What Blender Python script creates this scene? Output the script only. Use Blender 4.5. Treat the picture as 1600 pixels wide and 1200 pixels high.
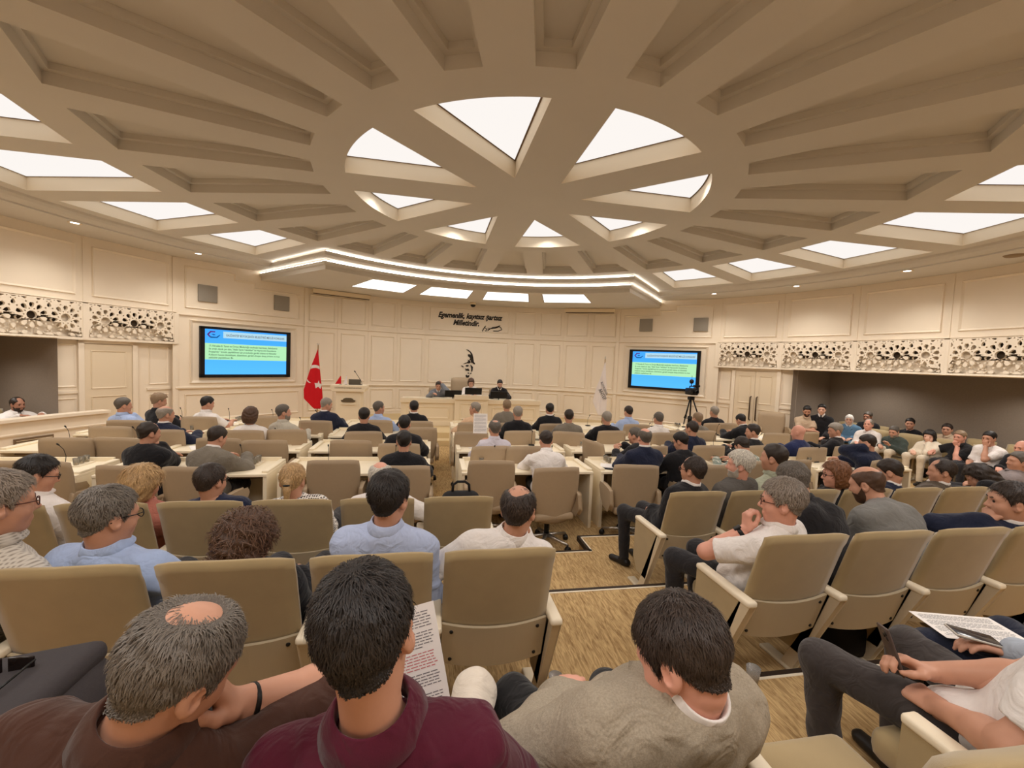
import bpy, bmesh, math, random
import numpy as np
from mathutils import Vector, Matrix
from mathutils.geometry import tessellate_polygon

for o in list(bpy.data.objects): bpy.data.objects.remove(o)
S = bpy.context.scene
COL = S.collection
rad = math.radians

# ------------------------------------------------------------------ camera
cam = bpy.data.cameras.new('camera'); camo = bpy.data.objects.new('camera', cam); COL.objects.link(camo)
cam.sensor_width = 36.0; cam.lens = 36.0*662.456/1600.0; cam.clip_start = 0.02; cam.clip_end = 100
_p, _r, _y = 0.0548, 0.0415, 0.1842
_cy, _sy = math.cos(_y), math.sin(_y)
_f = Vector((_sy*math.cos(_p), _cy*math.cos(_p), -math.sin(_p)))
_ri = Vector((_cy, -_sy, 0)); _up = _ri.cross(_f)
_R = _ri*math.cos(_r)+_up*math.sin(_r); _U = -_ri*math.sin(_r)+_up*math.cos(_r)
camo.matrix_world = Matrix(((_R.x, _U.x, -_f.x, -1.183), (_R.y, _U.y, -_f.y, -5.871), (_R.z, _U.z, -_f.z, 2.16), (0, 0, 0, 1)))
S.camera = camo

# ------------------------------------------------------------------ light and exposure
wd = bpy.data.worlds.new('world'); S.world = wd; wd.use_nodes = True
wd.node_tree.nodes['Background'].inputs[0].default_value = (1.0, 0.86, 0.70, 1)
wd.node_tree.nodes['Background'].inputs[1].default_value = 0.02
S.view_settings.view_transform = 'Standard'; S.view_settings.look = 'None'
S.view_settings.gamma = 1.0; S.view_settings.use_curve_mapping = False
S.view_settings.exposure = 0.35
PANEL_GLOW = 0.77      # radiance of the diffusers
PANEL_WATT = 66.0      # lamp behind each diffuser
SOFFIT_WATT = 42.0
DOWN_WATT = 46.0
LED_GLOW = 7.0
PANEL_COL = (1.0, 0.945, 0.90)
WARM = (1.0, 0.83, 0.62)

# ------------------------------------------------------------------ helpers
def lin(c):
    return tuple((v/12.92 if v <= 0.04045 else ((v+0.055)/1.055)**2.4) for v in (x/255.0 for x in c))

_mats = {}
def mat(name, rgb, rough=0.6, metal=0.0, emit=0.0, alpha=1.0, trans=0.0, noise=0.0, nscale=60.0, bump=0.0, bscale=200.0, spec=0.3, stretch=None, sheen=0.0, coord='Object'):
    """plain procedural material; rgb in sRGB 0-255"""
    if name in _mats: return _mats[name]
    m = bpy.data.materials.new(name); m.use_nodes = True; _mats[name] = m
    nt = m.node_tree; b = nt.nodes['Principled BSDF']
    c = lin(rgb)+(1,)
    b.inputs['Base Color'].default_value = c
    b.inputs['Roughness'].default_value = rough; b.inputs['Metallic'].default_value = metal
    b.inputs['Specular IOR Level'].default_value = spec
    if sheen: b.inputs['Sheen Weight'].default_value = sheen
    if trans: b.inputs['Transmission Weight'].default_value = trans; b.inputs['IOR'].default_value = 1.3
    if emit:
        b.inputs['Emission Color'].default_value = c; b.inputs['Emission Strength'].default_value = emit
    if noise or bump:
        tc = nt.nodes.new('ShaderNodeTexCoord'); mp = nt.nodes.new('ShaderNodeMapping')
        nt.links.new(tc.outputs[coord], mp.inputs[0])
        if stretch: mp.inputs['Scale'].default_value = stretch
    if noise:
        n = nt.nodes.new('ShaderNodeTexNoise'); n.inputs['Scale'].default_value = nscale; n.inputs['Detail'].default_value = 3
        nt.links.new(mp.outputs[0], n.inputs['Vector'])
        mx = nt.nodes.new('ShaderNodeMix'); mx.data_type = 'RGBA'
        mx.inputs[6].default_value = tuple(max(0, v*(1-noise)) for v in c[:3])+(1,)
        mx.inputs[7].default_value = tuple(min(1, v*(1+noise)) for v in c[:3])+(1,)
        nt.links.new(n.outputs['Fac'], mx.inputs[0]); nt.links.new(mx.outputs[2], b.inputs['Base Color'])
    if bump:
        n2 = nt.nodes.new('ShaderNodeTexNoise'); n2.inputs['Scale'].default_value = bscale; n2.inputs['Detail'].default_value = 2
        nt.links.new(mp.outputs[0], n2.inputs['Vector'])
        bp = nt.nodes.new('ShaderNodeBump'); bp.inputs['Strength'].default_value = bump; bp.inputs['Distance'].default_value = 0.002
        nt.links.new(n2.outputs['Fac'], bp.inputs['Height']); nt.links.new(bp.outputs[0], b.inputs['Normal'])
    return m

def tag(o, label=None, cat=None, group=None, kind=None):
    if label: o['label'] = label
    if cat: o['category'] = cat
    if group: o['group'] = group
    if kind: o['kind'] = kind
    return o

def link(name, me, m, parent=None):
    o = bpy.data.objects.new(name, me); COL.objects.link(o)
    if m is not None: me.materials.append(m)
    if parent is not None: o.parent = parent
    return o

def empty(name, loc, rz=0.0):
    o = bpy.data.objects.new(name, None); COL.objects.link(o); o.empty_display_size = 0.1
    o.location = loc; o.rotation_euler = (0, 0, rz); return o

def np_mesh(name, V, Q, smooth=True):
    me = bpy.data.meshes.new(name); V = np.asarray(V, np.float32); Q = np.asarray(Q, np.int32)
    k = Q.shape[1]
    me.vertices.add(len(V)); me.vertices.foreach_set('co', V.ravel())
    me.loops.add(Q.size); me.loops.foreach_set('vertex_index', Q.ravel())
    me.polygons.add(len(Q)); me.polygons.foreach_set('loop_start', np.arange(0, Q.size, k, dtype=np.int32))
    me.polygons.foreach_set('loop_total', np.full(len(Q), k, np.int32))
    if smooth: me.polygons.foreach_set('use_smooth', np.ones(len(Q), bool))
    me.update(calc_edges=True); return me

class MB:
    """collects simple shapes; build() links them as ONE mesh object"""
    def __init__(s): s.v = []; s.f = []; s.sm = []
    def add(s, vs, fs, smooth=False):
        n = len(s.v); s.v += [tuple(v) for v in vs]
        for f in fs: s.f.append(tuple(i+n for i in f)); s.sm.append(smooth)
        return s
    def box(s, c, d, M=None):
        x, y, z = c; a, b, e = d[0]/2, d[1]/2, d[2]/2
        vs = [Vector((x+i*a, y+j*b, z+k*e)) for k in (-1, 1) for j in (-1, 1) for i in (-1, 1)]
        if M is not None: vs = [M @ v for v in vs]
        return s.add(vs, [(0, 2, 3, 1), (4, 5, 7, 6), (0, 1, 5, 4), (2, 6, 7, 3), (0, 4, 6, 2), (1, 3, 7, 5)])
    def rbox(s, c, d, r, M=None, seg=3):
        """box with all edges rounded"""
        bm = bmesh.new(); bmesh.ops.create_cube(bm, size=1)
        for v in bm.verts: v.co = Vector((v.co.x*d[0], v.co.y*d[1], v.co.z*d[2]))
        bmesh.ops.bevel(bm, geom=bm.edges[:]+bm.verts[:], offset=r, segments=seg, profile=0.5, affect='EDGES')
        bm.verts.index_update()
        vs = [v.co+Vector(c) for v in bm.verts]
        if M is not None: vs = [M @ v for v in vs]
        s.add(vs, [tuple(v.index for v in f.verts) for f in bm.faces], True); bm.free(); return s
    def prism(s, poly, h0, h1, M=None, smooth=False):
        """poly: 2D list (x,z) extruded along y from h0 to h1"""
        n = len(poly)
        vs = [Vector((x, h0, z)) for x, z in poly]+[Vector((x, h1, z)) for x, z in poly]
        if M is not None: vs = [M @ v for v in vs]
        return s.add(vs, [tuple(range(n)), tuple(range(2*n-1, n-1, -1))]+[(i, i+n, (i+1) % n+n, (i+1) % n) for i in range(n)], smooth)
    def zprism(s, poly, z0, z1):
        n = len(poly); vs = [(x, y, z0) for x, y in poly]+[(x, y, z1) for x, y in poly]
        return s.add(vs, [tuple(range(n-1, -1, -1)), tuple(range(n, 2*n))]+[(i, (i+1) % n, (i+1) % n+n, i+n) for i in range(n)])
    def tube(s, pts, r, seg=8, cap=True, M=None):
        pts = [Vector(p) for p in pts]; rs = r if isinstance(r, (list, tuple)) else [r]*len(pts)
        vs = []; prev = None
        for i, p in enumerate(pts):
            t = (pts[min(i+1, len(pts)-1)]-pts[max(i-1, 0)]).normalized()
            a = prev if prev is not None else (Vector((0, 0, 1)) if abs(t.z) < 0.9 else Vector((1, 0, 0)))
            u = (a-t*a.dot(t)).normalized(); w = t.cross(u); prev = u
            for k in range(seg):
                an = 2*math.pi*k/seg; vs.append(p+(u*math.cos(an)+w*math.sin(an))*rs[i])
        if M is not None: vs = [M @ v for v in vs]
        fs = [(i*seg+k, i*seg+(k+1) % seg, (i+1)*seg+(k+1) % seg, (i+1)*seg+k) for i in range(len(pts)-1) for k in range(seg)]
        if cap: fs += [tuple(range(seg-1, -1, -1)), tuple((len(pts)-1)*seg+k for k in range(seg))]
        return s.add(vs, fs, True)
    def lathe(s, prof, seg=24, M=None, c=(0, 0, 0)):
        """prof: (radius, z) list"""
        vs = [Vector((c[0]+r*math.cos(2*math.pi*k/seg), c[1]+r*math.sin(2*math.pi*k/seg), c[2]+z)) for r, z in prof for k in range(seg)]
        if M is not None: vs = [M @ v for v in vs]
        fs = [(i*seg+k, i*seg+(k+1) % seg, (i+1)*seg+(k+1) % seg, (i+1)*seg+k) for i in range(len(prof)-1) for k in range(seg)]
        return s.add(vs, fs, True)
    def holed(s, outer, holes, z, up=False):
        """flat polygon with holes in the plane z"""
        loops = [[Vector((x, y, 0)) for x, y in L] for L in [outer]+holes]
        flat = [v for L in loops for v in L]
        fs = []
        for t in tessellate_polygon(loops):
            a, b, c = (flat[i] for i in t)
            nz = (b-a).cross(c-a).z
            if abs(nz) < 1e-9: continue
            fs.append(tuple(t) if (nz > 0) == up else tuple(reversed(t)))
        return s.add([(v.x, v.y, z) for v in flat], fs)
    def skirt(s, poly, z0, z1, poly2=None):
        n = len(poly); q = poly2 or poly
        return s.add([(x, y, z0) for x, y in poly]+[(x, y, z1) for x, y in q], [(i, (i+1) % n, (i+1) % n+n, i+n) for i in range(n)])
    def build(s, name, m, parent=None, bevel=0.0):
        me = bpy.data.meshes.new(name); me.from_pydata(s.v, [], s.f)
        me.polygons.foreach_set('use_smooth', s.sm); me.update()
        o = link(name, me, m, parent)
        if bevel:
            md = o.modifiers.new('bevel', 'BEVEL'); md.width = bevel; md.segments = 2; md.limit_method = 'ANGLE'; md.angle_limit = rad(40)
        return o

def polar(R, a): return (R*math.cos(rad(a)), R*math.sin(rad(a)))
def arc(R, a0, a1, n): return [polar(R, a0+(a1-a0)*i/n) for i in range(n+1)]

def copy_tree(o, parent=None, kids=None):
    c = o.copy(); COL.objects.link(c)
    if parent is not None: c.parent = parent
    for k in (KIDS.get(o.name, []) if kids is None else kids): copy_tree(k, c)
    return c
KIDS = {}
def note_kids(root):
    """remember the children of a prototype so it can be copied quickly"""
    for ch in root.children: note_kids(ch)
    KIDS[root.name] = list(root.children)

def text_part(name, s, size, m, parent, M, depth=0.004, align='CENTER', shear=0.0, bold=0.0, space=1.0):
    cu = bpy.data.curves.new(name, 'FONT'); cu.body = s; cu.size = size; cu.extrude = depth; cu.align_x = align; cu.align_y = 'CENTER'
    cu.shear = shear; cu.offset = bold; cu.space_character = space; cu.resolution_u = 3
    t = bpy.data.objects.new(name, cu); COL.objects.link(t)
    dg = bpy.context.evaluated_depsgraph_get(); me = bpy.data.meshes.new_from_object(t.evaluated_get(dg))
    bpy.data.objects.remove(t); me.materials.clear(); me.transform(M)
    return link(name, me, m, parent)

# ------------------------------------------------------------------ materials of the room
M_WALL = mat('cream_paint', (240, 225, 203), 0.55, noise=0.03, nscale=3)
M_CEIL = mat('ceiling_paint', (214, 207, 196), 0.75, noise=0.03, nscale=2)
M_RECESS = mat('recess_paint', (238, 224, 200), 0.7)
M_TRIM = mat('trim_paint', (238, 218, 184), 0.5)
M_GREYWALL = mat('taupe_fabric_wall', (146, 132, 118), 0.95, noise=0.12, nscale=40, bump=0.3, bscale=300)
M_PANEL = None
def glow(name, rgb, s):
    m = bpy.data.materials.new(name); m.use_nodes = True; nt = m.node_tree; nt.nodes.clear()
    e = nt.nodes.new('ShaderNodeEmission'); e.inputs[0].default_value = tuple(rgb)+(1,); e.inputs[1].default_value = s
    out = nt.nodes.new('ShaderNodeOutputMaterial'); nt.links.new(e.outputs[0], out.inputs[0]); return m
M_PANEL = glow('panel_diffuser', PANEL_COL, PANEL_GLOW)
M_LED = glow('led_strip', (1.0, 0.95, 0.88), LED_GLOW)
M_DOWN = glow('downlight_lens', (1.0, 0.93, 0.85), 6.0)

def carpet_mat():
    m = bpy.data.materials.new('streaked_carpet'); m.use_nodes = True; nt = m.node_tree; b = nt.nodes['Principled BSDF']
    b.inputs['Roughness'].default_value = 0.95; b.inputs['Specular IOR Level'].default_value = 0.1
    tc = nt.nodes.new('ShaderNodeTexCoord'); mp = nt.nodes.new('ShaderNodeMapping'); mp.inputs['Scale'].default_value = (70, 9, 1)
    nt.links.new(tc.outputs['Object'], mp.inputs[0])
    n = nt.nodes.new('ShaderNodeTexNoise'); n.inputs['Scale'].default_value = 1.0; n.inputs['Detail'].default_value = 4; n.inputs['Distortion'].default_value = 1.2
    nt.links.new(mp.outputs[0], n.inputs['Vector'])
    r = nt.nodes.new('ShaderNodeValToRGB'); nt.links.new(n.outputs['Fac'], r.inputs[0])
    r.color_ramp.elements[0].position = 0.30; r.color_ramp.elements[0].color = lin((150, 118, 78))+(1,)
    r.color_ramp.elements[1].position = 0.62; r.color_ramp.elements[1].color = lin((208, 176, 126))+(1,)
    nt.links.new(r.outputs[0], b.inputs['Base Color'])
    bp = nt.nodes.new('ShaderNodeBump'); bp.inputs['Strength'].default_value = 0.3; bp.inputs['Distance'].default_value = 0.004
    nt.links.new(n.outputs['Fac'], bp.inputs['Height']); nt.links.new(bp.outputs[0], b.inputs['Normal'])
    return m
M_CARPET = carpet_mat()
M_NOSE_D = mat('dark_nosing', (52, 40, 30), 0.6)
M_NOSE_W = mat('white_nosing', (240, 228, 205), 0.5)

# ------------------------------------------------------------------ floor, tiers, stage
RW = 8.79
ZC, ZS, ZSO = 4.36, 4.22, 4.0           # main ceiling, side band, stage soffit
def xw(y, R=10.6): return math.sqrt(max(0.1, R*R-y*y))
fl = MB()
fl.zprism(arc(10.7, 0, 360, 72)[:-1], -0.2, 0.0)
tag(fl.build('floor', M_CARPET), kind='structure')
TIERS = [(0.165, [(-9.6, -1.68), (0.53, -1.68), (0.53, -1.32), (9.8, -1.32)]), (0.33, [(-9.2, -2.71), (9.2, -2.71)]), (0.5, [(-8.6, -3.95), (8.6, -3.95)])]
for i, (z, edge) in enumerate(TIERS):
    b = MB(); poly = [tuple(p) for p in edge][::-1]          # right to left along the front edge
    g = lambda q: math.degrees(math.atan2(q[1], q[0])) % 360
    lo = arc(9.95, g(edge[0]), g(edge[-1]), 24)
    b.zprism(poly+lo, 0.0, z)
    tag(b.build('floor', M_CARPET), kind='structure')
    d = MB(); w = MB()
    for (x0, y0), (x1, y1) in zip(edge[:-1], edge[1:]):
        if abs(x1-x0) > abs(y1-y0):
            d.box(((x0+x1)/2, y0+0.012, z-0.02), (abs(x1-x0)+0.03, 0.03, 0.052)); w.box(((x0+x1)/2, y0-0.012, z+0.001), (abs(x1-x0)+0.01, 0.016, 0.006))
        else:
            d.box((x0-0.012, (y0+y1)/2, z-0.02), (0.03, abs(y1-y0)+0.03, 0.052)); w.box((x0+0.012, (y0+y1)/2, z+0.001), (0.016, abs(y1-y0)+0.01, 0.006))
    tag(d.build('trim_%d' % (i+1), M_NOSE_D), kind='structure')
    tag(w.build('trim_%d' % (i+11), M_NOSE_W), kind='structure')
st = MB()
fr = [(-4.6, 5.6), (-3.4, 5.25), (-1.7, 5.25), (-1.7, 4.9), (-0.3, 4.9), (-0.3, 5.25), (3.4, 5.25), (4.6, 5.6)]
ba = arc(8.85, 52, 128, 20)
poly = [(x, y) for x, y in fr]+[p for p in ba]
st.zprism(poly, 0.0, 0.27); st.zprism([(-1.7, 4.55), (-0.3, 4.55), (-0.3, 4.9), (-1.7, 4.9)], 0.0, 0.135)
tag(st.build('floor', mat('stage_carpet', (214, 190, 146), 0.9, noise=0.08, nscale=60)), kind='structure')

# ------------------------------------------------------------------ ceiling with its coffers
D_LIT, D_COF = 0.20, 0.17
def wedge_poly(k):
    a = -112.5+45*k; return [polar(0.757, a)]+arc(2.33, a-15.5, a+15.5, 14)
def coffer_poly(a, r0, r1, hw):
    h = lambda r: 7.5-math.degrees(math.asin(hw/r))
    return [polar(r0, a-h(r0)), polar(r1, a-h(r1)), polar(r1, a+h(r1)), polar(r0, a+h(r0))]
A24 = [7.5+15*k for k in range(24)]
dist = lambda a, b: abs((a-b+180) % 360-180)
wedges = [wedge_poly(k) for k in range(8)]
dark = [coffer_poly(a, 2.70, 4.77, 0.2) for a in A24]
lita = [a for a in A24 if dist(a, 90) > 46]
lit = [coffer_poly(a, 5.2, 7.33, 0.205) for a in lita]
out1 = [polar(5.17, 132.5)]+arc(7.55, 132.5, 407.5, 90)+[polar(5.17, 47.5)]+arc(5.17, 47.5, 132.5, 30)[1:-1]
cm = MB(); cm.holed(out1, wedges+dark+lit, ZC)
def inset(poly, t):
    n = len(poly); res = []
    for i in range(n):
        p0, p1, p2 = Vector(poly[i-1]), Vector(poly[i]), Vector(poly[(i+1) % n])
        d0 = (p1-p0).normalized(); d1 = (p2-p1).normalized()
        n0 = Vector((-d0.y, d0.x)); n1 = Vector((-d1.y, d1.x)); b = (n0+n1).normalized()
        res.append(tuple(p1+b*(t/max(0.3, b.dot(n0)))))
    return res
for q in dark:
    cm.skirt(q, ZC, ZC+0.11); q2 = inset(q, 0.055)
    cm.skirt(q, ZC+0.11, ZC+0.11, q2); cm.skirt(q2, ZC+0.11, ZC+D_COF)
    cm.holed(q2, [], ZC+D_COF)
# cove between the main ceiling and the side band
prof = [(7.55, ZC), (7.56, ZC-0.035), (7.60, ZC-0.075), (7.66, ZC-0.10), (7.73, ZC-0.115), (7.76, ZC-0.115), (7.76, ZS)]
for (r0, z0), (r1, z1) in zip(prof[:-1], prof[1:]):
    a = arc(r0, 132.5, 407.5, 90); b = arc(r1, 132.5, 407.5, 90); n = len(a)
    cm.add([(x, y, z0) for x, y in a]+[(x, y, z1) for x, y in b], [(i, i+1, i+1+n, i+n) for i in range(n-1)], True)
a = arc(7.76, 132.5, 407.5, 90); b = arc(9.0, 132.5, 407.5, 90); n = len(a)
cm.add([(x, y, ZS) for x, y in a]+[(x, y, ZS) for x, y in b], [(i, i+1, i+1+n, i+n) for i in range(n-1)])
tag(cm.build('ceiling', M_CEIL), kind='structure')
rc = MB()
for q in wedges+lit: rc.skirt(q, ZC, ZC+D_LIT+0.02)
tag(rc.build('ceiling', M_RECESS), kind='structure')
ch = MB(); ch.zprism(arc(9.2, 0, 360, 72)[:-1], ZC+D_LIT+0.03, ZC+0.4)   # slab above
tag(ch.build('ceiling', M_CEIL), kind='structure')

def lamp(name, kind, loc, watt, parent=None, rgb=WARM, size=0.3, ang=150, blend=0.6, aim=None):
    l = bpy.data.lights.new(name, kind); l.energy = watt; l.color = rgb
    o = bpy.data.objects.new(name, l); COL.objects.link(o); o.location = loc
    if kind == 'SPOT': l.spot_size = rad(ang); l.spot_blend = blend
    if kind in ('SPOT', 'POINT'): l.shadow_soft_size = size
    if parent is not None: o.parent = parent
    if aim is not None: o.rotation_euler = (Vector(aim)-Vector(loc)).to_track_quat('-Z', 'Y').to_euler()
    return o
WN = ['nearest the camera', 'at the near right', 'at the right', 'at the far right', 'farthest from the camera, right of the axis', 'at the far left', 'at the left', 'at the near left']
def light_panel(q, z, label, group, watt, fr=0.012):
    t = MB(); qi = inset(q, 0.004); t.holed(qi, [], z); t.holed(qi, [], z+0.012, True); t.skirt(qi, z, z+0.012)
    o = t.build('ceiling_light', M_PANEL); tag(o, label, 'ceiling light', group)
    f = MB(); qf = inset(q, fr+0.008); f.holed(q, [qf], z-0.006); f.build('frame', M_DARKLINE, o)
    c = np.mean(np.array(q), 0); l = lamp('panel_lamp', 'SPOT', (c[0], c[1], z-0.12 if z > 4.2 else z-0.03), watt, o, PANEL_COL, 0.35, 165, 0.5)
    return o
M_DARKLINE = mat('shadow_gap', (120, 100, 80), 0.7)
for k, q in enumerate(wedges): light_panel(q, ZC+D_LIT, 'glowing wedge panel of the central ring, '+WN[k], 'central ring light panels', PANEL_WATT*0.6)
OL = {172.5: 'second from the left edge', 157.5: 'third from the stage on the left side', 142.5: 'nearest the stage on the left side', -172.5: 'cut by the left edge of the photo',
      37.5: 'nearest the stage on the right side', 22.5: 'second from the stage on the right side', 7.5: 'third from the stage on the right side', -7.5: 'fourth from the stage on the right side', -22.5: 'cut by the right edge of the photo'}
for a, q in zip(lita, lit):
    aa = (a+180) % 360-180
    light_panel(q, ZC+D_LIT, 'glowing trapezoid panel of the outer ceiling ring, '+OL.get(aa, 'behind the camera'), 'outer ring light panels', PANEL_WATT)

# stage soffit in two steps with light coves
def offs(R, da): return [polar(9.0, 132.5-da*0.55)]+[polar(R, 132.5-da)]+arc(R, 132.5-da, 47.5+da, 40)[1:]+[polar(9.0, 47.5+da*0.55)]
def band(name, pts, z0, z1, m, parent=None, th=0.0):
    b = MB(); n = len(pts); b.add([(x, y, z0) for x, y in pts]+[(x, y, z1) for x, y in pts], [(i, i+1, i+1+n, i+n) for i in range(n-1)])
    return b.build(name, m, parent)
S1 = offs(5.17, 0.0); S1l = offs(5.12, -0.5); S2 = offs(5.50, 1.8); S2l = offs(5.45, 1.3)
sf = MB()
def strip(A, za, B, zb):
    n = min(len(A), len(B)); sf.add([(x, y, za) for x, y in A[:n]]+[(x, y, zb) for x, y in B[:n]], [(i, i+1, i+1+n, i+n) for i in range(n-1)])
strip(S1, ZC, S1, ZC-0.07); strip(S1, ZC-0.07, S1l, ZC-0.05); strip(S1l, ZC-0.05, S1l, ZC-0.13); strip(S1l, ZC-0.13, S2, ZC-0.13)
strip(S2, ZC-0.13, S2, ZC-0.21); strip(S2, ZC-0.21, S2l, ZC-0.19); strip(S2l, ZC-0.19, S2l, ZC-0.25); strip(S2l, ZC-0.25, S2, ZC-0.27); strip(S2, ZC-0.27, S2, ZSO)
SA = [67.5, 82.5, 97.5, 112.5]
spol = [[polar(5.72, a-5.75), polar(7.35, a-5.75), polar(7.35, a+5.75), polar(5.72, a+5.75)] for a in SA]
o2 = S2[:-1][1:]
sf.holed([polar(9.0, 132.5-1.0)]+S2[1:-1]+[polar(9.0, 48.5)]+arc(9.0, 48.5, 131.5, 30)[1:-1], spol, ZSO)
for q in spol: sf.skirt(q, ZSO, ZSO+0.03)
tag(sf.build('ceiling', M_CEIL), kind='structure')
for nm, P, z, w in (('upper', S1, ZC-0.045, 'upper cove light strip following the stage soffit edge'), ('lower', S2, ZC-0.175, 'lower cove light strip following the stage soffit edge')):
    Q = [((Vector(p)-Vector(p).normalized()*0.004)) for p in P[1:-1]]
    arms = [Vector(P[1]).lerp(Vector(P[0]), 0.93)]; arme = [Vector(P[-2]).lerp(Vector(P[-1]), 0.93)]
    b = MB(); b.tube([(p.x*0.999, p.y*0.999, z) for p in arms+Q+arme], 0.013, 6)
    o = b.build('cove_light_strip', M_LED); tag(o, w, 'light strip', 'cove light strips')
SN = ['rightmost of the four over the stage', 'second from the right over the stage', 'second from the left over the stage', 'leftmost of the four over the stage']
M_PANEL2 = glow('soffit_diffuser', (1.0, 0.95, 0.88), 1.6)
for a, q, n in zip(SA, spol, SN):
    o = light_panel(q, ZSO+0.012, 'bright trapezoid soffit panel, '+n, 'soffit light panels', SOFFIT_WATT); o.data.materials[0] = M_PANEL2
# downlights in the side band
DN = {158.9: 'left side, nearer the camera', 143.6: 'left side, nearer the stage', 7.0: 'right side, nearest the camera', 22.3: 'right side, middle of three', 36.6: 'right side, nearest the stage'}
for a in [143.6, 158.9, 174.2, 36.6, 22.3, 7.0, -8.3, -23.6, 189.5, 204.8]:
    x, y = polar(7.86, a)
    t = MB(); t.lathe([(0.05, 0.0), (0.085, 0.0), (0.095, -0.006), (0.085, -0.012), (0.062, -0.008), (0.055, 0.0)], 24, c=(x, y, ZS))
    o = t.build('downlight', M_TRIM); tag(o, 'round recessed downlight in the side ceiling band, '+DN.get(a, 'outside the photo'), 'downlight', 'side band downlights')
    t = MB(); t.lathe([(0.0, -0.004), (0.06, -0.004), (0.06, 0.0)], 20, c=(x, y, ZS)); t.build('lens', M_DOWN, o)
    lamp('downlight_lamp', 'SPOT', (x, y, ZS-0.02), DOWN_WATT, o, (1.0, 0.955, 0.89), 0.05, 130, 0.8)
# ------------------------------------------------------------------ walls
def facet(a0, a1, R=RW):
    """local frame on a flat wall facet: x along (left to right seen from inside), y into the room, z up"""
    p0 = Vector(polar(R, a0)); p1 = Vector(polar(R, a1)); u = (p1-p0); L = u.length; u.normalize()
    n = -((p0+p1)/2).normalized()
    return Matrix(((u.x, n.x, 0, p0.x), (u.y, n.y, 0, p0.y), (0, 0, 1, 0), (0, 0, 0, 1))), L
def frame(b, M, u0, u1, z0, z1, w=0.042, d=0.028):
    vs = []
    for k, dd in ((0, 0.0), (0.25*w, d), (0.6*w, d*0.6), (w, 0.0)):
        vs += [M @ Vector(v) for v in ((u0+k, dd, z0+k), (u1-k, dd, z0+k), (u1-k, dd, z1-k), (u0+k, dd, z1-k))]
    b.add(vs, [(r*4+i, r*4+(i+1) % 4, (r+1)*4+(i+1) % 4, (r+1)*4+i) for r in range(3) for i in range(4)])
def fpoly(b, M, pts, w=0.042, d=0.028):
    """bead moulding along a closed polyline in the wall plane"""
    n = len(pts)
    q = inset(pts, w)
    vs = [M @ Vector((x, 0, z)) for x, z in pts]+[M @ Vector((x*0.7+a*0.3, d, z*0.7+c*0.3)) for (x, z), (a, c) in zip(pts, q)]+[M @ Vector((a, 0, c)) for a, c in q]
    b.add(vs, [(r*n+i, r*n+(i+1) % n, (r+1)*n+(i+1) % n, (r+1)*n+i) for r in range(2) for i in range(n)])
def rail(b, M, L, z, h=0.045, d=0.04):
    b.prism([(0, 0), (0, 0)], 0, 0) if False else None
    prof = [(0, -h/2), (d*0.5, -h/2), (d, -h*0.1), (d, h*0.3), (d*0.7, h/2), (0, h/2)]
    vs = [M @ Vector((0, y, z+zz)) for y, zz in prof]+[M @ Vector((L, y, z+zz)) for y, zz in prof]; n = len(prof)
    b.add(vs, [(i, (i+1) % n, (i+1) % n+n, i+n) for i in range(n)]+[tuple(range(n)), tuple(range(2*n-1, n-1, -1))])
def slab(b, M, L, z0, z1, th=0.12, u0=0.0): b.box((u0+(L-u0)/2, -th/2, (z0+z1)/2), (L-u0, th, z1-z0), M)

Z2, Z1 = 2.92, 1.20
wf = MB()
FA = [123.5, 117.55, 111.6, 105.65, 99.7, 80.5, 74.7, 68.85, 63.0, 57.0]
for i in range(9):
    M, L = facet(FA[i], FA[i+1]); slab(wf, M, L, 0.0, ZSO+0.1); big = i == 4
    g = 0.09 if not big else 0.11
    wf.box((0.0, 0.006, 2.1), (0.022, 0.03, 3.8), M)
    frame(wf, M, g, L-g, 3.08, 3.84); frame(wf, M, g, L-g, 1.33, 2.78)
    frame(wf, M, g, L-g, 0.45, 1.08)
    rail(wf, M, L, Z2, 0.045, 0.04); rail(wf, M, L, Z1, 0.06, 0.055); rail(wf, M, L, 0.36, 0.05, 0.02); slab(wf, M, L, 0.26, 0.36, 0.015)
    M2 = M @ Matrix.Translation((0, 0.015, 0)); slab(wf, M2, L, 0.26, 0.36, 0.015)
tag(wf.build('wall_front', M_WALL), kind='structure')
SCREEN = {}
for side, a0, a1 in (('left', 143.6, 123.5), ('right', 57.0, 37.2)):
    b = MB(); M, L = facet(a0, a1); slab(b, M, L, 0.0, 4.36); SCREEN[side] = (M, L)
    fr_ = [(0.18, 3.08), (L-0.18, 3.08), (L-0.18, 3.78), (1.72, 3.78), (1.72, 3.92), (1.25, 3.92), (1.25, 4.06), (0.18, 4.06)]
    if side == 'right': fr_ = [(L-x, z) for x, z in fr_][::-1]
    fpoly(b, M, fr_)
    frame(b, M, L/2-1.26, L/2+1.26, 1.30, 2.82, 0.07, 0.045)
    frame(b, M, 0.18, L-0.18, 0.42, 1.05)
    rail(b, M, L, Z2, 0.05, 0.045); rail(b, M, L, Z1, 0.065, 0.055); rail(b, M, L, 0.12, 0.1, 0.02)
    for u in (0.0, L):
        b.box((u, 0.01, 2.1), (0.10, 0.05, 4.2), M)
    tag(b.build('wall_front_'+side, M_WALL), kind='structure')
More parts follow.
